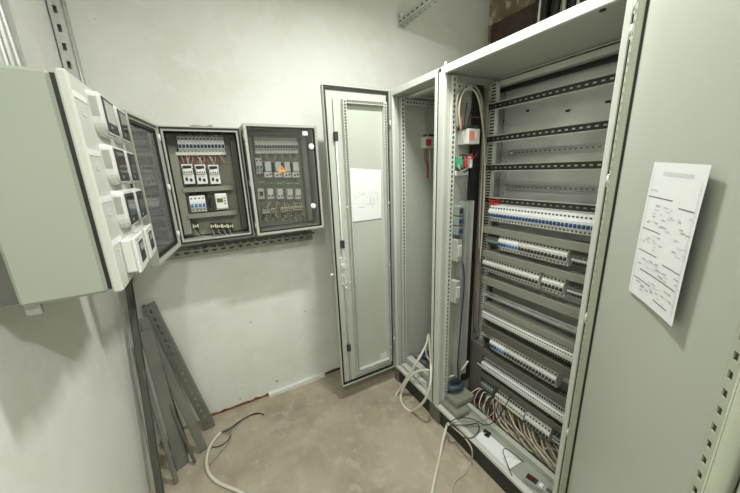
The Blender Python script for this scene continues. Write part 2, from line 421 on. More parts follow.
# ------------------------------------------------------------------ door of the large cabinet
PHI = math.radians(-144)
du = V((math.cos(PHI), math.sin(PHI), 0)); dn = V((du.y, -du.x, 0))
HO = V((1.112, .468, ZB))
HL = ZT-ZB-.004
b = MB().frame(HO, du, Z, dn)
b.box((.004, 0, -.024), (.758, HL, -.002), .002)
b.box((.004, 0, -.002), (.008, HL, .012)); b.box((.754, 0, -.002), (.758, HL, .012)); b.box((.008, 0, -.002), (.754, .004, .012)); b.box((.008, HL-.004, -.002), (.754, HL, .012))
door = b.build('door', 'paint', cab)
b = MB().frame(HO, du, Z, dn); b.ring(.012, .008, .751, HL-.008, .010, -.002, .006); b.build('gasket', 'black', door)
for a, TD in ((.030, .018), (.718, .030)):
    b = MB()
    b.frame(HO+du*a+Z*.05+dn*TD, Z, du, dn).strip(HL-.1, .022, .002, .025, .011, .009)
    b.frame(HO+du*a+Z*.05, Z, du, dn).box((0, 0, -.0015), (HL-.1, .0018, TD-.0005)); b.box((0, .0202, -.0015), (HL-.1, .022, TD-.0005))
    b.build('stiffening_tube', 'tube_green', door)
    b = MB(); b.frame(HO+du*(a+(.0222 if a < .1 else -.0022))+Z*.05, Z, du, dn).box((0, 0, -.0018), (HL-.1, .002, .004)); b.build('tube_seal', 'black', door)
for p in ((637, 2), (629, 30), (610, 181), (585, 320), (563, 433)):
    q = px(*p, 0, 1.095)
    b = MB(); b.cyl((1.108, .481, q.z-.014), (1.108, .481, q.z+.014), .0045); b.box((1.1125, .4765, q.z-.020), (1.119, .4865, q.z+.020), .002); b.build('hinge', 'zinc', door)

def sheet(name, corners, label, cat, normal, lift, prints, group=None, nx=8, ny=10):
    """thin paper sheet between four corners, bulging off its backing; prints = list of (s0,t0,s1,t1,mat)"""
    TL, TR, BR, BL = corners
    def P(s, t):
        p = (TL*(1-s)+TR*s)*(1-t)+(BL*(1-s)+BR*s)*t
        return p+normal*(.0012+lift(s, t))
    b = MB(); vs = []; fs = []
    for side in (0, 1):
        for j in range(ny+1):
            for i in range(nx+1): vs.append(P(i/nx, j/ny)+normal*(.0004*side))
    N = (nx+1)*(ny+1)
    for side in (0, 1):
        for j in range(ny):
            for i in range(nx):
                k = side*N+j*(nx+1)+i; q = [k, k+1, k+nx+2, k+nx+1]; fs.append(q if side else q[::-1])
    rim = [i for i in range(nx+1)]+[j*(nx+1)+nx for j in range(1, ny+1)]+[ny*(nx+1)+i for i in range(nx-1, -1, -1)]+[j*(nx+1) for j in range(ny-1, 0, -1)]
    for a, c in zip(rim, rim[1:]+rim[:1]): fs.append([a, c, c+N, a+N])
    b.add(vs, fs, False)
    mats = ['paper']
    for (s0, t0, s1, t1, m) in prints:
        if m not in mats: mats.append(m)
        b.use(mats.index(m)); k = max(1, int(max(abs(s1-s0)*nx, abs(t1-t0)*ny)))
        for i in range(k):
            if abs(s1-s0)*nx >= abs(t1-t0)*ny:
                a, c = s0+(s1-s0)*i/k, s0+(s1-s0)*(i+1)/k; quad = [(a, t0), (c, t0), (c, t1), (a, t1)]
            else:
                a, c = t0+(t1-t0)*i/k, t0+(t1-t0)*(i+1)/k; quad = [(s0, a), (s1, a), (s1, c), (s0, c)]
            b.add([P(*q)+normal*.0008 for q in quad], [[0, 1, 2, 3]])
    return solo(b, name, mats, label, cat, group)

pr = [(.25, .06, .80, .085, 'ink_pale'), (.05, .185, .22, .20, 'ink_pale')]
pr += [(.04, .235, .55, .243, 'ink_dark'), (.68, .27, .94, .278, 'ink_dark')]
pr += [(.06, .47, .45, .477, 'ink_dark'), (.07, .635, .48, .642, 'ink_dark'), (.62, .66, .95, .667, 'ink_dark'), (.18, .775, .93, .783, 'ink_dark'), (.08, .855, .48, .862, 'ink_dark'), (.58, .93, .86, .938, 'ink_dark')]
rr = random.Random(3)
for (s0, t0, s1, t1, n) in ((.1, .28, .6, .44, 26), (.08, .5, .5, .6, 12), (.1, .67, .55, .74, 14), (.5, .7, .95, .76, 9), (.7, .3, .95, .6, 16), (.3, .8, .9, .92, 20), (.1, .86, .3, .93, 6)):
    for i in range(n):
        s = rr.uniform(s0, s1); t = rr.uniform(t0, t1); pr.append((s, t, min(s+rr.uniform(.04, .10), .97), t+.009, 'ink_pale' if rr.random() < .6 else 'ink'))
pr += [(.05, .03, .056, .97, 'ink_pale'), (.95, .1, .956, .95, 'ink_pale')]
pl = HO+dn*.0
cn = [px(*p, dn, pl+dn*k)-dn*(k-.001) for p, k in (((655, 162), .003), ((713, 165), .011), ((673, 327), .011), ((629, 290), .003))]
sheet('paper_sheet', cn, 'white printed sheet with dark table lines taped to the open door of the wide cabinet', 'paper', dn, lambda s, t: .001+.009*s*s+.0015*math.sin(t*3), pr)

# ------------------------------------------------------------------ narrow cabinet
ncab = thing('electrical_cabinet', 'narrow grey electrical cabinet in the corner, nearly empty, beside the wide breaker cabinet', 'cabinet', ((FX+BX)/2, (Y1+Y2)/2, 0))
shell(ncab, Y1, Y2, False)
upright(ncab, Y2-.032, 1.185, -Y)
b = MB(); perforated(b, (1.215, Y2-.028, 2.05), X, Z, -Y, .30, .03, .002, .025, .013, .011); b.use(1); b.box((1.216, Y2-.018, 2.0521), (1.514, Y2-.006, 2.0779)); b.use(0); b.box((1.215, Y2-.028, 2.05), (1.515, Y2-.008, 2.052)); b.box((1.215, Y2-.028, 2.078), (1.515, Y2-.008, 2.08)); b.build('perforated_crossbar', ['strip', 'dark'], ncab)  # dark backing puts painted shade into the crossbar holes
b = MB(); b.box((1.24, Y1+.03, 2.088), (1.28, Y2-.01, 2.104)); b.build('roof_brace', 'strip', ncab)
b = MB(); perforated(b, (1.585, Y1+.09, ZB), Z, Y, -X, 1.9, .03, .002, .025, .011, .008); b.build('perforated_upright', 'strip', ncab)
for yy in (Y1-.015,):
    for z in (1.95, 1.0, .35):
        b = MB()
NO = V((1.112, 1.748, ZB)); NW = .45
nu = V((-1, .0, 0)); nn = V((0, -1, 0))
b = MB().frame(NO, nu, Z, nn)
b.box((.004, 0, -.022), (NW, HL, -.002), .002)
b.ring(.004, 0, NW, HL, .004, -.002, .014)
ndoor = b.build('door', 'paint', ncab)
b = MB().frame(NO, nu, Z, nn); b.ring(.012, .010, NW-.008, HL-.010, .011, -.002, .006); b.build('gasket', 'black', ndoor)
# inner stiffening frame, from pixel: left 341..347 at top
fx0, fx1, fz0, fz1 = .035, .335, .075, 1.925
for nm, (o, u, w, L) in {'l': (NO+nu*fx1+Z*fz0, Z, -nu, fz1-fz0), 'r': (NO+nu*(fx0+.022)+Z*fz0, Z, -nu, fz1-fz0), 't': (NO+nu*(fx0+.0225)+Z*(fz1-.022), nu, Z, fx1-fx0-.045), 'b': (NO+nu*(fx0+.0225)+Z*fz0, nu, Z, fx1-fx0-.045)}.items():
    b = MB(); b.frame(o+nn*.026, u, w, nn).strip(L, .022, .002, .017, .013, .016)
    b.frame(o, u, w, nn); b.box((0, 0, -.0015), (L, .0015, .0255)); b.box((0, .0205, -.0015), (L, .022, .0255)); b.build('stiffening_tube', 'strip', ndoor)
b = MB(); xr = .385
b.cyl(NO+nu*xr+nn*.010+Z*.04, NO+nu*xr+nn*.010+Z*1.93, .005); b.build('locking_rod', 'zinc', ndoor)
for z in (1.72, 1.06, .30):
    b = MB().frame(NO, nu, Z, nn); b.box((xr-.012, z-.026, -.001), (xr+.012, z+.026, .022), .003); b.build('rod_guide', 'dark', ndoor)
b = MB().frame(NO, nu, Z, nn); b.box((xr-.018, .78, -.001), (xr+.018, .97, .006), .002); b.cyl(b.pt(xr, .91, .005), b.pt(xr, .91, .022), .016); b.cyl(b.pt(xr, .84, .005), b.pt(xr, .84, .018), .010); b.cyl(b.pt(xr-.005, .76, .005), b.pt(xr-.005, .76, .03), .008); lk = b.build('lock', 'zinc', ndoor)
b = MB().frame(NO, nu, Z, nn); b.cyl(b.pt(NW+.0005, .86, -.012), b.pt(NW+.025, .86, -.012), .007); b.build('latch_pin', 'white', ndoor)
for (a, z) in ((.348, .80), (.036, .86), (.042, .20), (.030, 1.30), (.340, 1.3), (.2, .09)):
    b = MB().frame(NO, nu, Z, nn); b.cyl(b.pt(a+.006, z, .028), b.pt(a+.006, z, .034), .006); b.build('screw_cap', 'white', ndoor)
b = MB().frame(NO, nu, Z, nn); b.box((.062, .105, -.0018), (.125, .15, -.0012)); b.build('type_plate', 'zinc', ndoor)
for z in (1.8, .25):
    b = MB(); b.cyl((1.104, 1.728, ZB+z-.02), (1.104, 1.728, ZB+z+.02), .006); b.build('hinge', 'frame', ndoor)
# wiring diagram on the narrow door
pr = []
rr = random.Random(5)
for i in range(34):
    s = rr.uniform(.08, .9); t = .42+rr.uniform(0, .33); pr.append((s, t, min(s+rr.uniform(.05, .2), .97), t+.006, 'ink_pale' if rr.random() < .7 else 'ink'))
for i in range(16):
    s = rr.uniform(.1, .9); t = .40+rr.uniform(0, .2); pr.append((s, t, s+.012, t+rr.uniform(.05, .14), 'ink_pale'))
cn = [px(*p, 1, 1.748) for p in ((350, 168), (381, 170), (381, 218), (351, 222))]
sheet('paper_sheet', cn, 'white wiring diagram sheet stuck on the inside of the narrow cabinet door', 'paper', nn, lambda s, t: .0005+.0015*t*t, pr)

# ------------------------------------------------------------------ DIN modules
def breaker(name, w, body, lever, label, cat, group, poles=1, lever_up=False):
    """local: back at y=0, face towards -y"""
    r = thing(name, label, cat, group=group)
    b = MB().frame((0, 0, 0), X, Y, Z)
    prof = [(0, -.044), (-.044, -.044), (-.046, -.026), (-.060, -.022), (-.062, -.018), (-.062, .014), (-.058, .018), (-.043, .045), (-.040, .046), (0, .046)]
    W = w*poles
    for k in range(poles):
        b.prism(prof, -W/2+k*w+.0005, -W/2+(k+1)*w-.0005)
    b.use(1)
    for k in range(poles):
        c = -W/2+(k+.5)*w
        b.box((c-.0034, -.0460, -.0385), (c+.0034, -.0435, -.0305)); b.box((c-.0040, -.0532, .0275), (c+.0040, -.0480, .0350))
        b.box((c-.0063, -.0623, -.0165), (c+.0063, -.0612, .002))
    b.build('body', [body, 'dark'], r, world=False)
    for k in range(poles):
        c = -W/2+(k+.5)*w
        b = MB(); z0 = -.008
        b.box((c-.0045, -.073, z0-.004), (c+.0045, -.0625, z0+.006), .0015); b.box((c-.0060, -.0645, z0-.007), (c+.0060, -.0622, z0+.009)); b.build('lever', lever, r, world=False)
    return r
def terminal(name, w, body, mark, label, cat, group, h=.062, d=.05):
    r = thing(name, label, cat, group=group)
    b = MB(); prof = [(0, -h/2), (-d*.62, -h/2), (-d*.72, -h*.27), (-d*.95, -h*.25), (-d, -h*.2), (-d, h*.2), (-d*.95, h*.25), (-d*.72, h*.27), (-d*.62, h/2), (0, h/2)]
    b.prism(prof, -w/2+.0004, w/2-.0004); b.use(1)
    for z in (-1, 1):
        b.box((-w*.30, -d*.735, z*h*.385-.0055), (w*.30, -d*.63, z*h*.385+.0055))
    b.box((-w*.24, -d*1.012, h*.10-.0035), (w*.24, -d*.98, h*.10+.0035))
    b.build('body', [body, 'dark'], r, world=False)
    b = MB(); b.box((-w*.5+.0002, -d*1.02, -h*.14), (w*.5-.0002, -d*.98, -h*.02)); b.build('marker', mark, r, world=False)
    return r

RZ = -PI/2                       # faces -X
RX = 1.460
def row(proto, n, y_start, pitch, z, label=None, group=None):
    for i in range(n): dup(proto, (RX, y_start-pitch*(i+.5), z), RZ, label, group)
    return y_start-pitch*n
P = .0176
# row 1
g = 'blue-lever breakers of the top row'
p1 = breaker('circuit_breaker', P, 'white', 'blue', 'white breaker with dark blue lever in the top breaker row of the wide cabinet', 'circuit breaker', g)
y = row(p1, 32, 1.170, P, ROWZ[0])
p1b = breaker('circuit_breaker', .018, 'skyblue', 'skyblue', 'bright blue breaker closing the right end of the top breaker row', 'circuit breaker', None)
p1b['label'] = 'bright blue breaker closing the right end of the top breaker row'
dup(p1b, (RX, y-.009, ROWZ[0]), RZ)
# row 2
g = 'grey terminals left of the second row'
t2 = terminal('terminal_block', .012, 'termgrey', 'termgrey', 'grey-green terminal at the left end of the second breaker row', 'terminal block', g)
y = row(t2, 7, 1.182, .0125, ROWZ[1])
g = 'blue-lever breakers of the second row'
p2 = breaker('circuit_breaker', P, 'white', 'blue', 'white breaker with blue lever at the left of the second breaker row', 'circuit breaker', g)
y = row(p2, 3, y-.004, P, ROWZ[1])
p2b = breaker('circuit_breaker', P, 'white', 'skyblue', 'white four-pole breaker with four bright blue levers in the second row', 'circuit breaker', None, 4)
dup(p2b, (RX, y-2*P, ROWZ[1]), RZ); y -= 4*P
g = 'black-lever breakers of the second row'
p2c = breaker('circuit_breaker', P, 'offwhite', 'dark', 'grey-white breaker with black lever in the second breaker row', 'circuit breaker', g)
y = row(p2c, 14, y-.002, P, ROWZ[1])
g = 'terminals right of the second row'
t2b = terminal('terminal_block', .012, 'termgrey', 'offwhite', 'grey terminal with pale marker at the right end of the second breaker row', 'terminal block', g)
y = row(t2b, 12, y-.012, .0125, ROWZ[1])
# row 3
g = 'black-lever breakers of the third row'
p3 = breaker('circuit_breaker', P, 'offwhite', 'dark', 'grey-white breaker with black lever in the left run of the third row', 'circuit breaker', g)
y = row(p3, 20, 1.190, P, ROWZ[2])
g = 'breakers ending the third row'
p3b = breaker('circuit_breaker', P, 'offwhite', 'dark', 'grey-white breaker after the gap at the right of the third row', 'circuit breaker', g)
y = row(p3b, 6, y-.014, P, ROWZ[2])
g = 'terminals right of the third row'
t3 = terminal('terminal_block', .012, 'termgrey', 'offwhite', 'grey terminal with pale marker at the right end of the third breaker row', 'terminal block', g)
y = row(t3, 14, y-.012, .0125, ROWZ[2])
# row 4
g = 'pale green terminals of the fourth row'
t4 = terminal('terminal_block', .0125, 'white', 'termgreen', 'white terminal with pale green marker in the long fourth row of the wide cabinet', 'terminal block', g, .088, .060)
y = row(t4, 50, 1.170, .0127, ROWZ[3])
# row 5
g = 'first breakers of the fifth row'
p5 = breaker('circuit_breaker', P, 'white', 'navy', 'white breaker with navy lever at the left end of the fifth row', 'circuit breaker', g)
y = row(p5, 3, 1.100, P, ROWZ[4])
p5b = breaker('circuit_breaker', P, 'white', 'skyblue', 'white three-pole breaker with three bright blue levers in the fifth row', 'circuit breaker', None, 3)
dup(p5b, (RX, y-1.5*P, ROWZ[4]), RZ); y -= 3*P
g = 'black-lever breakers of the fifth row'
p5c = breaker('circuit_breaker', P, 'offwhite', 'dark', 'grey-white breaker with black lever in the fifth row of the wide cabinet', 'circuit breaker', g)
y = row(p5c, 17, y, P, ROWZ[4])
# row 6
g = 'white terminals of the sixth row'
t6 = terminal('terminal_block', .0125, 'white', 'offwhite', 'white terminal in the long sixth row just above the lowest row', 'terminal block', g, .092, .060)
y = row(t6, 50, 1.185, .0127, ROWZ[5])
# row 7
g = 'dark terminals of the lowest row'
t7 = terminal('terminal_block', .018, 'termgrey', 'dark', 'dark grey terminal at the left end of the lowest row', 'terminal block', g, .09, .055)
y = row(t7, 5, 1.150, .0185, ROWZ[6])
g = 'cream modules of the lowest row'
p7 = terminal('terminal_block', .0175, 'offwhite', 'cream', 'grey-white module in the left group of the lowest row, above the cable loops', 'terminal block', g, .08, .06)
y = row(p7, 11, y-.025, P, ROWZ[6])
g = 'modules right of the joint in the lowest row'
p7b = breaker('circuit_breaker', P, 'offwhite', 'dark', 'grey-white breaker with black lever in the lowest row', 'circuit breaker', g)
y = row(p7b, 8, y-.008, P, ROWZ[6])
g = 'terminals ending the lowest row'
t7b = terminal('terminal_block', .012, 'termgrey', 'offwhite', 'grey terminal with pale marker at the right end of the lowest row', 'terminal block', g)
y = row(t7b, 8, y-.01, .0125, ROWZ[6])

rr = random.Random(31)
for i in range(5):
    a = px(489+rr.uniform(0, 2), 201+rr.uniform(-2, 3), 0, 1.425); e = px(496+rr.uniform(-1, 2), 201+rr.uniform(-3, 4), 0, 1.42)
    b = MB().tube([V((1.45, a.y+.01, a.z)), a, (a+e)/2+V((-.006, 0, rr.uniform(-.015, .015))), e, V((1.45, e.y-.004, e.z-.012))], .0026, 6, 5)
    solo(b, 'wire', 'red', 'short red wire tangled at the left end above the top breaker row', 'wire', 'red wires above the top breaker row')
# wiring ducts between the rows
def wiring_duct(z0, z1, y0, y1, x0, x1, label, m='duct', group='wiring ducts of the wide cabinet'):
    r = thing('wiring_duct', label, 'wiring duct', (x1, (y0+y1)/2, z0), 0, group)
    b = MB()
    b.box((x1-.002, y0, z0+.001), (x1, y1, z1-.001))
    for z, s in ((z0+.001, 1), (z1-.003, -1)):
        b.frame((x0+.004, y0, z), Y, X, Z).strip(y1-y0, x1-x0-.007, .0015, .0125, .005, (x1-x0)*.6)
        b.frame((0, 0, 0), X, Y, Z)
    b.build('trough', m, r)
    b = MB(); b.box((x0, y0, z0), (x0+.003, y1, z1), .001); b.box((x0+.003, y0, z0), (x0+.008, y1, z0+.0012)); b.box((x0+.003, y0, z1-.0012), (x0+.008, y1, z1)); b.build('cover', m, r)
    return r
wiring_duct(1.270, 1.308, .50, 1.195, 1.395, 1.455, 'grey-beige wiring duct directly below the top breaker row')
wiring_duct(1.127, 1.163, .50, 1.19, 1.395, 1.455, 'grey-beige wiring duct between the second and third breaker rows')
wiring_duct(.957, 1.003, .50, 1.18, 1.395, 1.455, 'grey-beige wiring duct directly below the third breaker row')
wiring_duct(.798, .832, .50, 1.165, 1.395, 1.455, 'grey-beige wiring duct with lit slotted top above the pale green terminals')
wiring_duct(.640, .690, .50, 1.165, 1.395, 1.455, 'grey wiring duct coloured darker for shade below the pale green terminal row', 'duct_dark')
wiring_duct(.478, .520, .50, 1.165, 1.395, 1.455, 'grey wiring duct coloured darker for shade below the fifth row of breakers', 'duct_dark')
wiring_duct(.308, .345, .50, 1.165, 1.405, 1.455, 'grey wiring duct coloured darker for shade above the lowest row', 'duct_dark')

# ------------------------------------------------------------------ devices on the left wall of the wide cabinet
SY = 1.249
def side_module(name, x0, x1, z0, z1, d, body, front, label, cat, group=None):
    r = thing(name, label, cat, ((x0+x1)/2, SY, z0), 0, group)
    b = MB(); b.box((x0, SY-d, z0), (x1, SY, z1), .003); b.build('body', body, r)
    b = MB(); b.box((x0+.004, SY-d-.006, z0+(z1-z0)*.25), (x1-.006, SY-d+.001, z0+(z1-z0)*.75), .0015); b.build('front_plate', front, r)
    return r
r = thing('power_supply', 'grey power supply with a red front label near the top of the wide cabinet', 'power supply', (1.27, SY, 1.755))
b = MB(); b.box((1.222, SY-.075, 1.76), (1.305, SY, 1.835), .003); b.build('body', 'offwhite', r)
b = MB(); b.box((1.215, SY-.06, 1.835), (1.31, SY, 1.853), .003); b.build('terminal_strip', 'dark', r)
b = MB(); b.box((1.226, SY-.0775, 1.782), (1.262, SY-.0745, 1.822)); b.build('front_label', 'pink', r)
b = MB(); b.box((1.264, SY-.0775, 1.79), (1.282, SY-.0745, 1.822)); b.build('rating_label', 'cream', r)
for (x0, x1, m, c) in ((1.205, 1.222, 'green', 'green'), (1.232, 1.248, 'red', 'red'), (1.270, 1.288, 'white', 'white')):
    r = thing('terminal_block', c+' terminal under the red-labelled power supply', 'terminal block', ((x0+x1)/2, SY, 1.65))
    b = MB(); b.box((x0, SY-.05, 1.64), (x1, SY, 1.70), .002); b.build('body', m, r)
    b = MB(); b.box((x0+.003, SY-.052, 1.685), (x1-.003, SY-.03, 1.712), .001); b.build('plug', 'dark' if c != 'white' else 'red', r)
b = MB(); b.frame((0, 0, 0), X, Y, Z).box((1.205, SY-.012, 1.60), (1.30, SY, 1.625), .002); solo(b, 'earth_bar', 'zinc', 'short metal bar below the coloured terminals in the wide cabinet', 'bar')
names = ['topmost', 'second', 'third', 'fourth', 'lowest']
for i, (z0, z1, m, f) in enumerate(((1.385, 1.44, 'termgrey', 'dark'), (1.33, 1.38, 'termgrey', 'navy'), (1.275, 1.325, 'termgrey', 'navy'), (1.12, 1.25, 'termlight', 'offwhite'), (.86, 1.0, 'termlight', 'offwhite'))):
    side_module('relay_module', 1.200, 1.236, z0, z1, .05, m, f, names[i]+' of the small modules on the left wall of the wide cabinet', 'module')

def cable(name, pts, r, m, label, cat='cable', group=None, n=8, sub=6):
    return solo(MB().tube(pts, r, n, sub), name, m, label, cat, group)
def ly(p, y=1.21): return px(p[0], p[1], 1, y)
cable('cable', [ly(q) for q in ((457.5, 128), (456.5, 105), (460, 91), (470, 84), (479, 92), (482.5, 112), (482.5, 160), (480, 215), (479, 250))], .006, 'cable_grey', 'grey cable arching over the power supply, outer of the two', 'cable')
cable('cable', [ly(q, 1.20) for q in ((461, 130), (459, 110), (462.5, 94), (470, 88), (477, 95), (481, 112), (484.5, 150), (484, 200), (480, 262))], .005, 'cable_beige', 'beige cable arching inside the grey one over the power supply', 'cable')
for i, (a, c) in enumerate((((464, 128), (467, 103)), ((467, 128), (473, 106)), ((470, 128), (475, 108)))):
    cable('wire', [ly(a, 1.19), ly(((a[0]+c[0])/2-.5, (a[1]+c[1])/2), 1.2), ly(c, 1.235)], .003, 'cable_black', ('left', 'middle', 'right')[i]+' of three black wires rising from the power supply', 'wire', n=6, sub=4)
cable('wire', [ly((462, 131), 1.19), ly((462, 118), 1.19), ly((470, 117), 1.2), ly((481, 117.5), 1.21)], .002, 'wire_red', 'thin red wire running sideways above the power supply', 'wire', n=6, sub=4)
cable('wire', [ly((463, 162), 1.20), ly((468, 159), 1.18), ly((474, 158), 1.19), ly((478, 151), 1.22)], .002, 'wire_red', 'thin red wire curling beside the white terminal', 'wire', n=6, sub=4)
for i in range(3):
    cable('wire', [ly((456+i*2.5, 165), 1.2), ly((458+i*3, 170+i), 1.19), ly((465+i, 167+2*i), 1.2), ly((472, 164+i), 1.235)], .0022, ('cable_black', 'cable_beige', 'cable_black')[i], 'thin wire looping below the coloured terminals', 'wire', 'wires below the coloured terminals', n=6, sub=4)
# cable bundle between black strip and toothed post
for i in range(4):
    x = 1.392+.010*(i % 2); yy = 1.219+.010*(i//2)
    cable('cable', [(x, yy, 2.05), (x+.004, yy+.004, 1.75), (x-.006, yy-.003, 1.45), (x+.006, yy, 1.2), (x, yy, .95), (x+.01, yy-.004, .6)], .0055, ('cable_brown', 'cable_grey', 'cable_brown', 'cable_grey')[i], 'cable running down beside the left toothed post', 'cable', 'cables down the left toothed post')
for i in range(3):
    cable('wire', [(1.235+.004*i, 1.19, 1.12), (1.243+.004*i, 1.18, .98), (1.24+.003*i, 1.19, .7), (1.238+.005*i, 1.2, .45), (1.25+.01*i, 1.2, .3)], .0028, ('wire_navy', 'wire_navy', 'cable_grey')[i], ('blue wire nearest the upright, hanging beside the side channel', 'second blue wire hanging beside the side channel', 'grey wire hanging beside the side channel')[i], 'wire', n=6, sub=5)

# ------------------------------------------------------------------ things on the cabinet floors
T0 = ZB
def bz(x, y, z=T0): return px(x, y, 2, z)
b = MB(); c = bz(455, 386, .235)
pts = [c+V((math.cos(a)*.050, math.sin(a)*.032, .004*a/PI)) for a in [i*PI/4 for i in range(17)]]
cable('cable_coil', pts, .014, mat('blue_coil', (.05, .085, .13), .5), 'small dark blue cable coil lying in the left corner of the wide cabinet', 'cable', n=8, sub=3)
for i, (x0, y0, x1, y1, z0, z1) in enumerate(((1.15, 1.10, 1.26, 1.235, T0, .165), (1.185, 1.14, 1.34, 1.235, .1655, .205))):
    b = MB(); b.box((x0, y0, z0), (x1, y1, z1), .003); b.box((x0+.01, y0-.003, z0+.008), (x1-.01, y0+.001, z1-.008)); b.box((x0-.002, y0+.02, z0+.01), (x0+.001, y1-.02, z1-.01))
    solo(b, 'cable_gland_plate', 'duct', ('lower grey block lying in the left corner of the wide cabinet', 'upper grey block stacked under the blue coil')[i], 'block')
cable('strap', [px(449, 377, 0, 1.23), px(456, 374, 0, 1.26), px(463, 368, 0, 1.3), px(468, 361, 0, 1.33)], .006, 'cable_white', 'pale strap sticking up beside the blue coil', 'strap', n=6)
# white sheet panel lying on the tray
S = [bz(484, 430, .137), bz(521, 461.5, .137), bz(506.6, 471, .137), bz(470, 439, .137)]
S = [V((p.x, p.y, 0)) for p in S]
b = MB(); b.poly([(p.x, p.y) for p in S], T0, .136); o = solo(b, 'cover_panel', 'paper', 'white flat panel lying on the floor tray of the wide cabinet', 'panel')
b = MB(); q = bz(486.5, 434, .138)
b.frame((q.x, q.y, .1365), V((.25, -1, 0)), V((1, .25, 0)), Z)
b.box((-.020, .012, 0), (.020, .018, .010)); b.box((-.020, -.002, 0), (-.012, .012, .010)); b.box((-.006, -.004, 0), (.02, .002, .010)); b.box((.012, -.016, 0), (.020, -.004, .010)); b.box((-.006, -.018, 0), (.014, -.012, .010))
solo(b, 'cable_clip', 'black', 'small black bent clip lying on the white panel', 'clip')
cable('wire', [bz(512, 476, .14), bz(507, 463, .16), bz(503, 451, .19), bz(507, 449, .185), bz(516, 455, .16), bz(524, 462, .14)], .0022, 'cable_black', 'thin black wire standing in a loop over the white panel', 'wire', n=6)
# handheld meter
c = bz(541, 482, .155)
r = thing('handheld_meter', 'grey handheld meter with a dark red display lying at the right end of the tray', 'meter', (c.x-.02, c.y, T0))
u = V((.22, -1, 0)).normalized(); w = V((1, .22, 0)).normalized()
b = MB().frame((c.x-.02, c.y, T0), u, w, Z)
b.poly([(-.062, -.021), (.0, -.021), (.022, -.015), (.072, -.014), (.072, .014), (.022, .015), (0, .021), (-.062, .021)], .001, .028); b.build('body', 'termlight', r)
b = MB().frame((c.x-.02, c.y, T0), u, w, Z); b.box((-.055, -.016, .027), (-.006, .016, .032), .001); b.build('bezel', 'dark', r)
b = MB().frame((c.x-.02, c.y, T0), u, w, Z); b.box((-.048, -.011, .0315), (-.016, .011, .0328)); b.build('display', 'redscreen', r)
b = MB().frame((c.x-.02, c.y, T0), u, w, Z); b.box((.004, -.011, .027), (.020, .011, .033), .001); b.build('switch', 'white', r)
b = MB().frame((c.x-.02, c.y, T0), u, w, Z); b.box((.034, -.010, .027), (.064, .010, .031), .001); b.build('keypad', 'bar', r)
# loose cables heaped behind the tray bar
rr = random.Random(11)
for i in range(18):
    yy = .96-.024*i+rr.uniform(-.012, .012); z = T0+.012+.010*(i % 3); m = ('cable_beige', 'cable_dull', 'cable_grey', 'cable_dull', 'cable_brown')[i % 5]
    pts = [(1.475, yy+.16, z+.045), (1.42, yy+.10+rr.uniform(-.02, .02), z+.04), (1.36, yy+.03, z+.03), (1.325+.012*(i % 3), yy-.05, z+.014), (1.345, yy-.11, z), (1.40, yy-.16+rr.uniform(-.03, .03), z), (1.475, yy-.19, z)]
    pts = [(p[0], max(p[1], .49), p[2]) for p in pts]
    cable('cable', pts, .0048 if i % 3 else .006, m, 'loose cable looped on the floor of the wide cabinet behind the tray bar', 'cable', 'cables heaped behind the tray bar')
cols = ['cable_white', 'wire_pink', 'cable_black', 'cable_white', 'cable_black', 'cable_grey', 'cable_white', 'cable_black', 'cable_dull', 'cable_black', 'wire_pink', 'cable_grey']
for i in range(12):
    s = V((1.42+.004*(i % 3), 1.145-.014*i, .20)); e = V((1.315+.008*(i % 4), 1.17-.02*i-.03*(i % 2), T0+.006+.004*(i % 3)))
    pts = [s, s+V((-.035, .0, .03)), V((1.36, (s.y+e.y)/2+.01, .20+.01*(i % 2))), V((1.33, e.y+.01, .165)), e]
    cable('wire', pts, .0032, cols[i], 'thin coloured wire dropping from the dark terminals at the left of the lowest row', 'wire', 'wires dropping from the lowest row', n=6, sub=4)
# dark cores running from the sill across the tray
for i, q in enumerate(([(449, 423, .155), (458, 418, .19), (472, 419, .18), (485, 425, .16), (496, 420, .2), (506, 405, .27), (511, 395, .33)],
                      [(449, 424, .155), (462, 421, .17), (480, 421, .17), (492, 414, .19), (498, 402, .24), (497, 396, .27)],
                      [(450, 425, .155), (466, 425, .15), (478, 424, .15), (478, 432, .15), (471, 438, .145), (462, 437, .15)])):
    cable('wire', [bz(*t) for t in q], .0026, 'cable_black' if i != 1 else 'cable_grey', ('black wire core crossing the tray and rising to the lowest row', 'grey wire core crossing the tray from the sill', 'short black wire core curling over the edge of the white panel')[i], 'wire', n=6)
w = lambda x, y, v: px(x, y, 0, v)
cable('power_cable', [bz(449, 424, .152), w(447, 425, 1.105), w(443, 440, 1.04), w(440, 455, .98), px(435, 478, 2, .012), px(432, 493, 2, .009), px(428, 512, 2, .009)], .008, 'cable_white', 'thick white cable hanging over the sill of the wide cabinet to the floor', 'cable', n=10)
cable('power_cable', [bz(451, 425, .152), w(454, 428, 1.10), w(465, 438, 1.095), w(472, 450, 1.09), px(471, 462, 2, .012), px(465, 473, 2, .006), px(456, 480, 2, .006), px(452, 490, 2, .006), px(452, 505, 2, .006)], .0045, 'cable_beige', 'thin beige cable curving from the sill of the wide cabinet to the floor', 'cable')

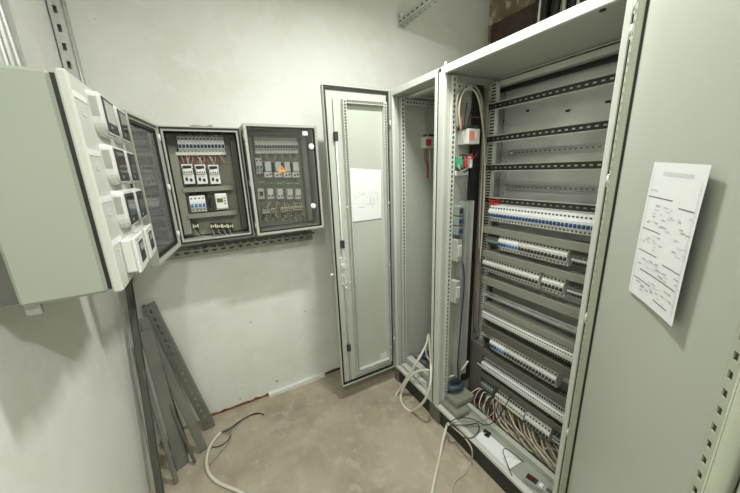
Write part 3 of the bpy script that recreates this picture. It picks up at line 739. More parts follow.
# narrow cabinet contents
NY = Y2-.004
b0 = px(427, 143, 1, NY-.03)
r = thing('relay_module', 'grey module with a red face high inside the narrow cabinet', 'module', (b0.x, NY, b0.z-.05))
b = MB(); b.box((b0.x-.03, NY-.06, b0.z-.035), (b0.x+.06, NY, b0.z+.04), .003); b.build('body', 'offwhite', r)
b = MB(); b.box((b0.x-.034, NY-.064, b0.z-.02), (b0.x+.012, NY-.058, b0.z+.022), .001); b.build('front_plate', 'red', r)
b = MB(); b.box((b0.x-.02, NY-.05, b0.z+.04), (b0.x+.05, NY-.01, b0.z+.055), .002); b.build('terminal_strip', 'dark', r)
ny = lambda x, y: px(x, y, 1, NY-.05)
cable('cable', [ny(428, 136), ny(426, 120), ny(428, 106), ny(432, 100), px(438, 99, 1, NY-.02)], .005, 'cable_grey', 'grey cable bending up from the red-faced module in the narrow cabinet', 'cable')
for i in range(4):
    cable('wire', [ny(425+i*1.6, 149), ny(424.5+i*1.7, 158), ny(427+i, 167), ny(426.5+i*1.2, 178)], .0028, ('wire_red', 'cable_black', 'wire_red', 'cable_white')[i], ('first red', 'black', 'second red', 'white')[i]+' wire hanging below the red-faced module', 'wire', n=6, sub=4)
for i, (x0, y0, x1, y1, z0, z1, m) in enumerate(((1.155, 1.36, 1.19, 1.70, T0, .155, 'frame'), (1.22, 1.42, 1.27, 1.735, T0, .175, 'offwhite'), (1.30, 1.50, 1.42, 1.735, T0, .165, 'duct'))):
    b = MB(); b.box((x0, y0, z0), (x1, y1, z0+.003)); b.box((x0, y0, z0+.003), (x0+.003, y1, z1)); b.box((x1-.003, y0, z0+.003), (x1, y1, z1)); b.box((x0+.003, y0, z0+.003), (x1-.003, y0+.003, z1)); b.box((x0+.003, y0+.05, z1-.004), (x1-.003, y1, z1-.001))
    solo(b, 'profile_offcut', m, ('pale profile lying just inside the sill of the narrow cabinet', 'off-white profile lying in the middle of the narrow cabinet floor', 'grey duct piece lying at the back of the narrow cabinet floor')[i], 'profile')
c = V((1.36, 1.66, .181))
cable('cable_coil', [c+V((math.cos(a)*.04, math.sin(a)*.04, .004*a/PI)) for a in [i*PI/4 for i in range(17)]], .011, 'navy', 'small navy blue cable coil on the grey duct piece in the narrow cabinet', 'cable', sub=3)
cable('power_cable', [px(428.5, 334, 0, 1.30), w(426, 345, 1.24), w(418, 360, 1.14), w(408, 376, 1.09), px(400, 389, 2, .05), px(397, 393, 2, .012), px(396, 396, 2, .010)], .0085, 'cable_white', 'straight white cable leaning from inside the narrow cabinet to the floor', 'cable', n=10)
cable('power_cable', [px(429, 334, 0, 1.31), w(430, 348, 1.22), w(431, 365, 1.12), w(430, 385, 1.065), w(424, 401, 1.04), px(412, 411, 2, .010), px(403, 405, 2, .010), w(401, 395, 1.05), w(407, 381, 1.08), w(416, 372, 1.12), w(427, 370, 1.16), w(434, 372, 1.20)], .0085, 'cable_white', 'white cable hanging in a round loop in front of the narrow cabinet', 'cable', n=10)
cable('power_cable', [px(427.5, 336, 0, 1.32), w(427, 345, 1.29), w(426, 352, 1.27), w(428, 358, 1.26), w(432, 362, 1.25)], .007, 'cable_white', 'short white cable end bending inside the narrow cabinet', 'cable')

# ------------------------------------------------------------------ meter box on the left wall
LA = 0.0
mbx = thing('meter_box', 'pale grey wall box at the left carrying eight meters on its front', 'box', (-.228, .957, 1.363), LA)
BH, BW = .528, .462
def LM(): return MB()
b = MB(); b.box((-.195, 0, .004), (-.030, BW, BH-.003), .008); b.build('housing', 'paint_box', mbx, world=False)
b = MB(); b.box((-.031, .006, .012), (-.021, BW-.006, BH-.010)); b.build('gasket', 'black', mbx, world=False)
b = MB(); b.box((-.022, 0, 0), (0, BW, BH), .005); lid = b.build('lid', 'lid', mbx, world=False)
b = MB(); b.cyl((-.001, .400, .262), (.003, .400, .262), .012, 14); b.build('lock', 'dark', mbx, world=False)
for z in (.478, .352, .238, .128):
    b = MB(); b.box((-.001, .006, z-.006), (.0015, .094, z+.008)); lb = b.build('label_strip', 'white', mbx, world=False)
    b = MB()
    b.frame((0.0003, .052, z-.040), Y, Z, X); b.poly([(-.012, 0), (.010, -.004), (.012, .016), (.004, .014), (.003, .004), (-.008, .006), (-.006, .018), (-.014, .017)], 0, .0008); b.build('printed_sign', 'ink_pale', mbx, world=False)
def to_world(root, p): return wm(root) @ V(p)
ords = ['top', 'second', 'third']
def round_meter(y, z, label, pale, W):
    c = to_world(mbx, (0, y, z)); r = thing('energy_meter', label, 'meter', c, LA, 'rounded meters on the meter box')
    H = .108; h = W/2
    def outline(y0, y1, z0, z1, rs):
        P = []
        for (cy, cz, r, a0) in ((y1-rs[0], z1-rs[0], rs[0], 0), (y0+rs[1], z1-rs[1], rs[1], 90), (y0+rs[2], z0+rs[2], rs[2], 180), (y1-rs[3], z0+rs[3], rs[3], 270)):
            for k in range(6):
                t = math.radians(a0+90*k/5); P.append((cy+math.cos(t)*r, cz+math.sin(t)*r))
        return P
    b = MB().frame((0, 0, 0), Y, Z, X)
    b.poly(outline(-h-.016, h+.003, -H/2, H/2, (.008, .012, .040, .014)), 0, .010)
    b.poly(outline(-h-.014, h+.002, -H/2+.002, H/2-.002, (.008, .012, .038, .013)), .0101, .0185)
    b.poly(outline(-h-.008, h, -H/2+.006, H/2-.005, (.007, .010, .030, .010)), .0186, .0240); b.build('housing', 'meter_white', r, world=False)
    b = MB().frame((0, 0, 0), Y, Z, X); b.box((-h+.004, -.044, .0235), (h-.003, .044, .0268), .001); b.build('bezel', 'dark', r, world=False)
    b = MB().frame((0, 0, 0), Y, Z, X); b.box((-h+.011, -.020, .0262), (h-.010, .036, .0275)); b.build('display', 'screen_grey' if pale else 'screen', r, world=False)
    b = MB().frame((0, 0, -.010), Y, X, Z); b.poly([(-h-.0168, .002), (-h-.0168, .0098), (-h-.0150, .0106), (-h-.0150, .0180), (-h-.0138, .0180), (-h-.0138, .002)], 0, .048); b.build('vent_plate', 'plate_dim', r, world=False)
    b = MB().frame((0, 0, 0), Y, Z, X); b.box((-.030, -.036, .0262), (-.018, -.028, .0280)); b.build('button', 'termgrey', r, world=False)
    return r
for i, z in enumerate((.458, .326, .202)):
    round_meter(.186, z, 'rounded white meter, near one of the '+ords[i]+' row on the meter box', i == 0, .120)
    round_meter(.352, z-.001, 'rounded white meter, far one of the '+ords[i]+' row on the meter box', False, .112)
def square_meter(y, z, label):
    c = to_world(mbx, (0, y, z)); r = thing('energy_meter', label, 'meter', c, LA, 'square meters on the meter box')
    b = MB().frame((0, 0, 0), Y, Z, X)
    b.box((-.066, -.047, 0), (.066, .047, .026), .003); b.box((-.070, -.051, .0255), (.070, .051, .034), .003); b.build('housing', 'meter_white', r, world=False)
    b = MB().frame((0, 0, 0), Y, Z, X); b.box((-.030, -.030, .0335), (.032, .032, .0355), .001); b.build('bezel', 'dark', r, world=False)
    b = MB().frame((0, 0, 0), Y, Z, X); b.box((-.022, .004, .0352), (.024, .026, .0362)); b.build('display', 'screen_grey', r, world=False)
    b = MB().frame((0, 0, 0), Y, Z, X); b.box((-.050, .036, .0335), (-.014, .043, .0343)); b.build('maker_plate', 'ink', r, world=False)
    b = MB().frame((0, 0, 0), Y, Z, X); b.box((-.015, -.056, .006), (.018, -.046, .022), .002); b.build('cable_entry', 'offwhite', r, world=False)
square_meter(.140, .076, 'square white meter, near one of the bottom row on the meter box')
square_meter(.322, .074, 'square white meter, far one of the bottom row on the meter box')
# wall bracket below the near corner of the meter box
for y in (.024, .40):
    b = MB(); b.frame((-.197, y, -.026), Z, X, Y); b.box((0, 0, 0), (.031, .003, .030)); b.box((0, .003, 0), (.031, .028, .003)); b.box((0, .025, .003), (.031, .028, .012)); b.cyl(b.pt(.012, .014, .003), b.pt(.012, .014, .010), .006); b.build('mounting_foot', 'strut', mbx, world=False)
b = MB(); b.box((-.271, .012, .012), (-.196, BW-.02, BH-.02)); b.build('light_stop_spacer', 'bar', mbx, world=False)  # one full-width block, shaped to stop light passing behind the box
# cable riser above the meter box
r = thing('cable_riser', 'steel channel with thin conduits rising on the left wall above the meter box', 'cable channel', (XL+.02, 1.42, 1.9))
b = MB(); b.frame((XL+.001, 1.30, 1.9), Z, Y, X); b.strip(1.09, .255, .002, .12, .06, .12); b.box((0, 0, .002), (1.09, .003, .03)); b.box((0, .252, .002), (1.09, .255, .03)); b.build('channel', 'strut_light', r)
for i in range(6):
    y0 = 1.325+.038*i; b = MB(); b.tube([(XL+.016+.006*(i % 2), y0+.010*((i*7) % 3), 1.90), (XL+.018, y0-.004, 2.2), (XL+.016, y0-.03+.012*((i*5) % 4), 2.55), (XL+.016, y0, 2.99)], .007 if i % 2 else .010, 8, 4); b.build('conduit', 'zinc' if i % 2 else 'strut_light', r)

# ------------------------------------------------------------------ wall boxes with transparent lids
FY = 1.85
def wall_box(x0, x1, z0, z1, label):
    r = thing('distribution_box', label, 'distribution box', ((x0+x1)/2, 2.06, z0))
    t = .012
    b = MB(); b.frame((0, 0, 0), X, Z, -Y)
    b.ring(x0, z0, x1, z1, t, -2.058, -FY); b.box((x0, z0, -2.062), (x1, z1, -2.058))
    b.ring(x0+t*.3, z0+t*.3, x1-t*.3, z1-t*.3, .020, -FY-.001, -FY+.004); b.build('housing', 'boxgrey', r)
    b = MB(); b.frame((0, 0, 0), X, Z, -Y); b.ring(x0+.006, z0+.006, x1-.006, z1-.006, .009, -FY+.0045, -FY+.008); b.build('gasket', 'black', r)
    b = MB(); b.box((x0+.02, 1.997, z0+.02), (x1-.02, 2.000, z1-.02)); b.build('mounting_plate', 'duct', r)
    return r
def glass_lid(root, o, u, n, W, H, pane='glass', fw=.014):
    """lid in its own plane: o lower hinge corner, u along width, n outward"""
    b = MB().frame(o, u, Z, n); b.ring(0, 0, W, H, fw, 0, .018); b.ring(0, 0, W, H, .008, -.012, 0); ld = b.build('lid', 'boxgrey', root)
    b = MB().frame(o, u, Z, n); g = .013 if fw > .02 else .007; b.ring(fw, fw, W-fw, H-fw, g, -.004, .017); b.build('gasket', 'black', ld)
    b = MB().frame(o, u, Z, n); b.box((fw+g, fw+g, .006), (W-fw-g, H-fw-g, .010)); b.build('pane', pane, ld)
    return ld
x0, x1, z0, z1 = -.163, .216, 1.295, 1.897
bxa = wall_box(x0, x1, z0, z1, 'grey wall box with its glass lid swung open to the left, breakers and contactors inside')
tip = V((-.222, 1.49, 0)); hg = V((x0-.004, FY-.006, 0)); u = (tip-hg).normalized(); n = V((u.y, -u.x, 0))
if n.x < 0: n = -n
ld = glass_lid(bxa, V((hg.x, hg.y, z0+.0)), u, -n, .375, z1-z0, 'glass_hazy', .022)
for z in (1.36, 1.60, 1.84):
    b = MB(); b.cyl((x0+.004, FY-.010, z-.016), (x0+.004, FY-.010, z+.016), .007); b.build('hinge', 'white', ld)
b = MB().frame((hg.x, hg.y, z0), u, Z, n)
for z in (.14, .33, .46):
    b = MB().frame((hg.x, hg.y, z0), u, Z, n); b.box((.335, z, -.022), (.352, z+.035, -.002), .003); b.build('latch', 'white', ld)
XB0, XB1, ZB0, ZB1 = .229, .640, 1.300, 1.917
bxb = wall_box(XB0, XB1, ZB0, ZB1, 'grey wall box closed by a transparent lid with an orange warning triangle')
ldb = glass_lid(bxb, V((XB0, FY-.016, ZB0)), X, -Y, XB1-XB0, ZB1-ZB0)
for z in (1.36, 1.60, 1.85):
    b = MB(); b.box((XB0-.004, FY-.020, z-.018), (XB0+.010, FY+.02, z+.018), .003); b.build('hinge', 'white', ldb)
for p, rd in (((311.5, 146.5), .016), ((313.5, 205.5), .016)):
    q = px(*p, 1, FY-.034); b = MB(); b.cyl((q.x-.004, FY-.033, q.z), (q.x-.004, FY-.046, q.z), rd, 16); b.cyl((q.x-.004, FY-.046, q.z), (q.x-.004, FY-.049, q.z), rd*.5, 12); b.build('lock', 'white', ldb)
q = px(305, 133.5, 1, FY-.028); b = MB(); b.box((q.x-.016, FY-.030, q.z-.012), (q.x+.016, FY-.022, q.z+.012), .002); b.build('latch_plate', 'white', ldb)
q = px(282, 169, 1, FY-.03)
b = MB().frame((q.x, FY-.0265, q.z), X, Z, -Y); b.poly([(-.021, -.017), (.021, -.017), (0, .020)], 0, .0008); b.use(1)
b.poly([(-.003, .008), (.004, .008), (.0005, .000), (.004, .000), (-.002, -.011), (-.0005, -.003), (-.004, -.003)], .0008, .0012)
b.build('warning_sticker', ['orange', 'black'], ldb)

# contents: a helper that spans pixels on the device plane
DY = 1.995
def sp(x, y, yy): return px(x, y, 1, yy)
def duct_bar(xa, xb, za, zb, d, label, m='duct', parent=None, cat='wiring duct'):
    r = thing('wiring_duct', label, cat, ((xa+xb)/2, DY, za), 0)
    b = MB(); b.box((xa, DY-d+.004, za+.001), (xb, DY, zb-.001)); b.use(0)
    b.build('trough', m, r); b = MB(); b.box((xa, DY-d, za), (xb, DY-d+.0035, zb), .001); b.build('cover', m, r); return r
fy = DY-.06
# open box: rows
q0, q1 = sp(178, 146, fy), sp(224.5, 146, fy)
n = 13; pit = (q1.x-q0.x)/n
pa = breaker('circuit_breaker', pit, 'white', 'navy', 'white breaker with dark blue lever in the top row of the open wall box', 'circuit breaker', 'top breakers of the open wall box')
for i in range(n): dup(pa, (q0.x+pit*(i+.5), DY, q0.z+.006), 0)
q2 = sp(176, 136.5, fy+.03); n = 12; pit2 = (q1.x-q0.x)/n
pt = terminal('terminal_block', pit2*.7, 'offwhite', 'offwhite', 'small grey-white terminal above the top breakers of the open wall box', 'terminal block', 'terminals along the top of the open wall box', .035, .045)
for i in range(n): dup(pt, (q0.x+pit2*(i+.5), DY, q2.z), 0)
qa, qb = sp(175, 151.5, fy), sp(226, 153, fy)
duct_bar(qa.x, qb.x, qb.z-.010, qb.z+.008, .055, 'pale narrow duct directly under the top breakers of the open wall box', 'offwhite')
def contactor(x, z, label, W=.052, H=.105):
    r = thing('motor_starter', label, 'contactor', (x, DY, z), 0, 'motor starters in the open wall box')
    b = MB(); b.box((-W/2, -.060, 0), (W/2, 0, H*.5), .002); b.box((-W/2+.002, -.068, H*.5), (W/2-.002, 0, H*.78), .003); b.box((-W/2, -.055, H*.78), (W/2, 0, H), .002); b.build('body', 'white', r, world=False)
    b = MB(); b.box((-W/2+.006, -.066, H*.80), (W/2-.006, -.054, H*.93), .002); b.box((-.010, -.078, H*.84), (.010, -.06, H*.90), .002); b.build('switch', 'dark', r, world=False)
    b = MB()
    b.box((-W*.32, -.0612, H*.16), (-W*.1, -.0598, H*.34)); b.build('push_button', 'dark', r, world=False)
    b = MB(); b.box((W*.06, -.0612, H*.12), (W*.3, -.0598, H*.28)); b.build('dial', 'dark', r, world=False)
    for k in range(4):
        b = MB(); b.box((-W*.36+k*W*.21, -.0692, H*.56), (-W*.36+k*W*.21+.006, -.0675, H*.64)); b.build('terminal_screw', 'dark', r, world=False)
    b = MB(); b.box((-W*.34, -.0615, H*.38), (W*.34, -.0598, H*.46)); b.build('label_strip', 'offwhite', r, world=False)
    return r
for i, xx in enumerate((190, 203, 216)):
    t = sp(xx, 184, DY-.06); contactor(t.x, t.z, ('left', 'middle', 'right')[i]+' of the three white motor starters in the open wall box')
qa, qb = sp(183, 190.5, fy), sp(233, 187.5, fy)
duct_bar(qa.x, qb.x, qa.z-.012, qa.z+.014, .058, 'grey duct below the three motor starters in the open wall box')
qa, qb = sp(188, 218, fy), sp(237, 213, fy)
duct_bar(qa.x, qb.x, qa.z-.006, qa.z+.020, .058, 'grey duct above the lowest row in the open wall box')
duct_bar(x0+.024, x0+.062, 1.335, 1.80, .05, 'upright grey duct at the left inside the open wall box')
duct_bar(x1-.052, x1-.022, 1.335, 1.84, .05, 'upright dark strip painting the side wall shade, right inside the open wall box', 'duct_dark')  # dark strip put in for the shaded side wall of the box
qa, qb = sp(190, 204, fy), sp(206, 204, fy)
w4 = (qb.x-qa.x)/4
p4 = breaker('circuit_breaker', w4, 'white', 'skyblue', 'white four-pole breaker with bright blue levers in the open wall box', 'circuit breaker', None, 4); dup(p4, ((qa.x+qb.x)/2, DY, qa.z-.004), 0)
qa, qb = sp(206.5, 196, fy), sp(213.5, 210, fy)
r = thing('relay', 'black relay between the blue-lever breaker and the controller in the open wall box', 'relay', ((qa.x+qb.x)/2, DY, qb.z))
b = MB(); b.box((qa.x+.002, DY-.055, qb.z-.01), (qb.x-.001, DY, qa.z+.01), .004); b.build('body', 'dark', r)
b = MB(); b.box((qa.x+.008, DY-.062, qb.z+.015), (qb.x-.008, DY-.054, qa.z-.015), .003); b.build('cap', 'black', r)
qa, qb = sp(214.5, 195, fy), sp(228.5, 208, fy)
r = thing('controller', 'white controller with a small green display in the open wall box', 'controller', ((qa.x+qb.x)/2, DY, qb.z))
b = MB(); b.box((qa.x, DY-.058, qb.z), (qb.x, DY, qa.z), .003); b.box((qa.x, DY-.05, qb.z-.006), (qb.x, DY, qa.z+.006), .002); b.build('body', 'white', r)
za, zb = qb.z+(qa.z-qb.z)*.45, qb.z+(qa.z-qb.z)*.75
b = MB(); b.box((qa.x+.008, DY-.0605, za), (qb.x-.022, DY-.0575, zb), .0005); b.build('display', 'lcd', r)
b = MB()
for k in range(3): b.box((qb.x-.018, DY-.0605, za-.012+.016*k), (qb.x-.008, DY-.0575, za-.004+.016*k), .001)
b.build('button', 'termgrey', r)
for i, xx in enumerate((196, 213.5, 219.5, 225, 230.5)):
    t = sp(xx, 227, DY-.04)
    r = thing('terminal_block', ('cream lamp terminal standing alone at the lower left of the open wall box', 'first cream terminal of the lower right group in the open wall box', 'second cream terminal of the lower right group in the open wall box', 'third cream terminal of the lower right group in the open wall box', 'rightmost cream terminal of the lower right group in the open wall box')[i], 'terminal block', (t.x, DY, t.z-.02))
    b = MB(); b.box((t.x-.013, DY-.045, t.z-.014), (t.x+.013, DY, t.z+.020), .004); b.build('body', 'dark', r)
    b = MB(); b.box((t.x-.014, DY-.049, t.z-.004), (t.x-.008, DY-.044, t.z+.016), .001); b.box((t.x+.008, DY-.049, t.z-.004), (t.x+.014, DY-.044, t.z+.016), .001); b.build('cap', 'cream', r)
    b = MB(); b.cyl((t.x, DY-.051, t.z+.006), (t.x, DY-.044, t.z+.006), .005, 8); b.build('screw', 'zinc', r)
    for k in range(2):
        s = V((t.x-.008+.014*k, DY-.04, t.z-.014)); cable('wire', [s, s+V((.002, -.012, -.015)), s+V((.010+.004*k, -.02, -.030)), s+V((.022, .0, -.037))], .0028, 'cable_black' if k else 'cable_grey', 'short wire drooping under the cream terminals of the open wall box', 'wire', 'wires under the cream terminals', n=6, sub=4)
rr = random.Random(21)
for i in range(16):
    t = sp(181+2.8*i, 156+rr.uniform(-.6, .6), fy+.03); e = sp(183+2.8*i+rr.uniform(-3, 3), 164, fy+.035)
    cable('wire', [t+V((0, .0, .012)), t+V((0, -.010, -.004)), (t+e)/2+V((rr.uniform(-.008, .008), -.012, 0)), e], .0026, ('wire_pink', 'wire_red', 'cable_white', 'wire_pink')[i % 4], 'thin pinkish wire between the top breakers and the motor starters of the open wall box', 'wire', 'wires between the breakers and the motor starters', n=5, sub=3)
for i in range(12):
    t = sp(181+3.7*i, 134.5, fy+.05); e = sp(183+3.7*i, 131.0, fy+.05)
    cable('wire', [t, (t+e)/2+V((.002, -.012, .002)), e+V((0, .0, .012))], .0028, ('wire_red', 'cable_black', 'wire_pink')[i % 3], 'thin wire entering the terminals along the top of the open wall box', 'wire', 'wires along the top of the open wall box', n=5, sub=3)
for i in range(8):
    t = sp(191+2.0*i, 194.5, fy+.03); cable('wire', [t+V((0, 0, -.012)), t+V((.001, -.006, .006)), t+V((0, .0, .022))], .0028, 'cable_black', 'short black wire above the four-pole breaker of the open wall box', 'wire', 'wires above the four-pole breaker', n=5, sub=3)

# closed box contents
q0, q1 = sp(255, 146.5, fy), sp(298, 146.5, fy); n = 16; pit = (q1.x-q0.x)/n
pb = breaker('circuit_breaker', pit, 'offwhite', 'navy', 'grey-white breaker with dark blue lever in the top row behind the transparent lid', 'circuit breaker', 'top breakers of the closed wall box')
for i in range(n): dup(pb, (q0.x+pit*(i+.5), DY, q0.z+.006), 0)
q2 = sp(260, 138, fy+.02)
pt = terminal('terminal_block', pit*.9, 'offwhite', 'offwhite', 'small terminal above the top breakers behind the transparent lid', 'terminal block', 'terminals along the top of the closed wall box', .03, .04)
for i in range(n): dup(pt, (q0.x+pit*(i+.5), DY, q2.z), 0)
qa = sp(255, 151.5, fy); duct_bar(qa.x, q1.x, qa.z-.012, qa.z+.006, .05, 'pale narrow duct under the top breakers behind the transparent lid', 'offwhite')
duct_bar(XB0+.024, XB0+.05, 1.335, 1.86, .05, 'upright duct at the left inside the closed wall box', 'duct')
duct_bar(XB1-.062, XB1-.03, 1.335, 1.86, .05, 'upright duct at the right inside the closed wall box', 'duct')
qa, qb = sp(256, 166, fy), sp(262.5, 166, fy)
pbb = breaker('circuit_breaker', (qb.x-qa.x)/2, 'white', 'skyblue', 'white two-pole breaker with blue levers at the left behind the transparent lid', 'circuit breaker', None, 2); dup(pbb, ((qa.x+qb.x)/2, DY, qa.z), 0)
for i, xx in enumerate((268.5, 278.5, 287.5, 296)):
    t = sp(xx, 177.5, DY-.05); W = .042
    r = thing('contactor', ('leftmost', 'second', 'third', 'rightmost')[i]+' of the four white contactors behind the transparent lid', 'contactor', (t.x, DY, t.z), 0, 'contactors in the closed wall box')
    b = MB(); b.box((-W*.55, -.055, 0), (W*.55, 0, .034), .002); b.box((-W*.35, -.065, .036), (W*.5, 0, .095), .003); b.build('body', 'white', r, world=False)
    b = MB(); b.box((-W*.6, -.06, .045), (-W*.35, 0, .09), .002); b.build('side_block', 'dark', r, world=False)
    b = MB(); b.cyl((-W*.15, -.058, .014), (-W*.15, -.0545, .014), .006, 8); b.box((W*.15, -.057, .012), (W*.42, -.0545, .022)); b.build('dial', 'dark', r, world=False)
for i, xx in enumerate((261.5, 271, 280.5, 290.5, 298.5)):
    t = sp(xx, 199, DY-.05); W = .040
    lab = 'white timer with a dark red display, leftmost of the middle row behind the transparent lid' if i == 0 else ('first', 'second', 'third', 'fourth')[i-1]+' white relay right of the dark red display behind the transparent lid'
    r = thing('timer' if i == 0 else 'relay', lab, 'timer' if i == 0 else 'relay', (t.x, DY, t.z), 0)
    b = MB(); b.box((-W/2, -.05, 0), (W/2, 0, .02), .002); b.box((-W/2+.002, -.062, .014), (W/2-.002, 0, .064), .004); b.build('body', 'white', r, world=False)
    b = MB()
    if i == 0: b.box((-W*.22, -.064, .02), (W*.28, -.061, .046), .001); b.build('display', 'redscreen', r, world=False)
    else:
        for s in (-.25, .2): b.box((W*s-.004, -.0635, .017), (W*s+.005, -.061, .026), .001)
        b.build('indicator', 'dark', r, world=False)
qa = sp(263.5, 212, fy+.01); qb = sp(302.5, 210.5, fy+.01)
pg = terminal('terminal_block', .011, 'offwhite', 'offwhite', 'grey-white terminal at the left of the lower row behind the transparent lid', 'terminal block', 'grey terminals in the closed wall box', .05, .045)
for i in range(4): dup(pg, (qa.x+.0115*i, DY, qa.z), 0)
pc = terminal('terminal_block', .014, 'cream', 'dark', 'cream terminal in the lower row behind the transparent lid', 'terminal block', 'cream terminals in the closed wall box', .05, .045)
xx = qa.x+.055
while xx < qb.x:
    if not (qa.x+.083 < xx < qa.x+.10): dup(pc, (xx, DY, qa.z+.004), 0)
    xx += .0145
rr = random.Random(4)
for i in range(18):
    t = sp(258+2.2*i, 181.5+rr.uniform(-.8, .8), fy+.02); e = t+V((.05, -.004, rr.uniform(-.012, .006)))
    cable('wire', [t, t+V((.015, -.012, -.008)), t+V((.035, -.012, -.006)), e], .0025, 'wire_green' if i % 4 else 'cable_white', 'thin green or white wire strung below the contactors behind the transparent lid', 'wire', 'wires below the contactors of the closed wall box', n=5, sub=3)
for i in range(20):
    t = sp(262+2.1*i, 205+rr.uniform(-1, 1), fy+.03); cable('wire', [t+V((0, .0, .02)), t+V((rr.uniform(-.01, .01), -.012, .008)), t+V((rr.uniform(-.01, .01), -.010, -.006)), t+V((0, .005, -.018))], .0024, ('wire_pink', 'wire_green', 'cable_grey', 'cable_white')[i % 4], 'thin wire between the relays and the cream terminals behind the transparent lid', 'wire', 'wires above the cream terminals', n=5, sub=3)
for i in range(18):
    t = sp(262+2.3*i, 217+rr.uniform(-1, 1), fy+.03); cable('wire', [t+V((0, .0, .018)), t+V((rr.uniform(-.015, .015), -.016, .006)), t+V((rr.uniform(-.02, .02), -.012, -.012)), t+V((.01, .0, -.022))], .0026, ('cable_grey', 'cable_black', 'cable_white', 'wire_green')[i % 4], 'thin wire tangled under the cream terminals behind the transparent lid', 'wire', 'wires below the cream terminals of the closed wall box', n=5, sub=3)
for i in range(16):
    t = sp(257+2.6*i, 156.5, fy+.03); cable('wire', [t+V((0, .0, .015)), t+V((rr.uniform(-.01, .01), -.012, 0)), t+V((rr.uniform(-.01, .01), 0, -.022))], .0024, ('wire_pink', 'cable_white', 'wire_green')[i % 3], 'thin wire between the top breakers and the contactors behind the transparent lid', 'wire', 'wires above the contactors of the closed wall box', n=5, sub=3)

# struts carrying the wall boxes
r = thing('mounting_strut', 'slotted steel angle running under the two wall boxes', 'strut', (.18, 2.08, 1.17))
b = MB(); b.frame((-.29, 2.056, 1.178), X, Z, -Y).strip(.92, .05, .0025, .05, .025, .012); b.build('slotted_web', 'strut', r)
b = MB(); b.frame((-.29, 2.0560, 1.232), X, -Y, Z).strip(.92, .075, .0025, .045, .014, .055); b.build('slotted_flange', 'strut', r)
b = MB(); b.box((-.29, 2.0565, 1.176), (.63, 2.0985, 1.179)); b.box((-.29, 2.0565, 1.233), (.63, 2.0985, 1.236)); b.build('rear_flange', 'strut', r)
b = MB(); u_channel(b, (-.25, 2.10, 1.86), X, Z, -Y, .86, .041, .038); solo(b, 'mounting_strut', 'strut', 'upper steel strut hidden behind the two wall boxes', 'strut')
# cables on top of the open box
q0 = px(190, 123.5, 1, 1.96); q1 = px(216, 124, 1, 1.96)
for i in range(2):
    cable('cable', [(q0.x-.02+.01*i, 1.97, z1-.002), (q0.x+.01, 1.97, z1+.016-.006*i), (q0.x+.08, 1.965+.02*i, z1+.012+.012*i), (q1.x-.02, 1.97, z1+.020), (q1.x+.02, 1.975, z1+.004)], .006, 'cable_white' if i else 'cable_grey', ('grey cable lying on top of the open wall box', 'white cable lying on top of the open wall box')[i], 'cable')

# ------------------------------------------------------------------ struts on the walls
r = thing('wall_strut', 'upright slotted steel strut in the far left corner above the meter box', 'strut', (-.475, 2.05, .9))
b = MB(); b.frame((-.494, 2.052, 1.08), Z, X, -Y).strip(1.9, .043, .003, .075, .032, .014); b.build('slotted_web', 'strut_light', r)
b = MB(); b.box((-.452, 2.053, 1.08), (-.449, 2.097, 2.98)); b.box((-.494, 2.053, 1.08), (-.491, 2.097, 2.98)); b.box((-.449, 2.085, 1.08), (-.438, 2.098, 2.98)); b.cyl((-.443, 2.068, 1.08), (-.443, 2.068, 2.98), .004); b.build('flange', 'strut_light', r)
# ceiling-height bracket
r = thing('cantilever_bracket', 'slotted steel cantilever arm fixed high on the back wall', 'bracket', (1.445, 2.10, 2.70))
b = MB(); b.frame((1.410, 2.099, 2.648), X, Z, -Y).box((0, 0, 0), (.012, .11, .006)); b.box((.012, 0, 0), (.08, .012, .006)); b.box((.012, .085, 0), (.06, .11, .006)); b.build('end_plate', 'zinc', r)
b = MB(); b.frame((1.425, 2.093, 2.66), -Y, Z, -X).strip(1.0, .046, .003, .05, .028, .012); b.frame((1.4285, 2.093, 2.66), -Y, X, -Z).strip(1.0, .041, .003, .05, .028, .012); b.frame((1.4715, 2.093, 2.66), -Y, Z, -X).strip(1.0, .046, .003, .05, .028, .012); b.frame((0, 0, 0), X, Y, Z); b.use(1); b.box((1.4287, 1.1, 2.6632), (1.462, 2.092, 2.700)); b.build('arm', ['strut_arm', 'dark'], r)  # dark core in the arm paints shade into its slots
b = MB(); b.frame((1.425, 2.085, 2.706), -Y, X, Z); b.box((-.005, .005, 0), (.035, .03, .035), .004); b.build('clamp', 'white', r)

# profiles leaning in the left corner
def lean(name, foot, topp, W, D, m, label, kind, wdir):
    foot, topp = V(foot), V(topp); u = (topp-foot); L = u.length; u.normalize()
    wd = (wdir-u*wdir.dot(u)).normalized(); n = u.cross(wd)
    if (n.y > 0) != (kind == 'u'): n = -n
    b = MB()
    o = foot-wd*W/2
    if kind == 'u':
        b.frame(o, u, wd, n).strip(L, W, .0025, .05, .022, W*.13); b.box((0, 0, .0025), (L, .0025, D)); b.box((0, W-.0025, .0025), (L, W, D)); b.box((0, .0025, D-.0025), (L, .008, D)); b.box((0, W-.008, D-.0025), (L, W-.0025, D))
    elif kind == 'l':
        b.frame(o, u, wd, n).box((0, 0, 0), (L, W, .003)); b.box((0, 0, .003), (L, .003, D)); b.box((0, W-.003, .003), (L, W, D*.4))
    else:
        b.frame(o, u, wd, n).box((0, 0, 0), (L, W, D), .001); b.box((0, W*.12, D), (L, W*.16, D+.002))
    return solo(b, name, m, label, 'profile')
g = lambda x, y: px(x, y, 2, .008)
lean('steel_profile', g(210, 428), px(147.5, 305, 1, 2.055), .060, .040, 'bar_pale', 'slotted channel leaning on the back wall, rightmost of the leaning profiles', 'u', X)
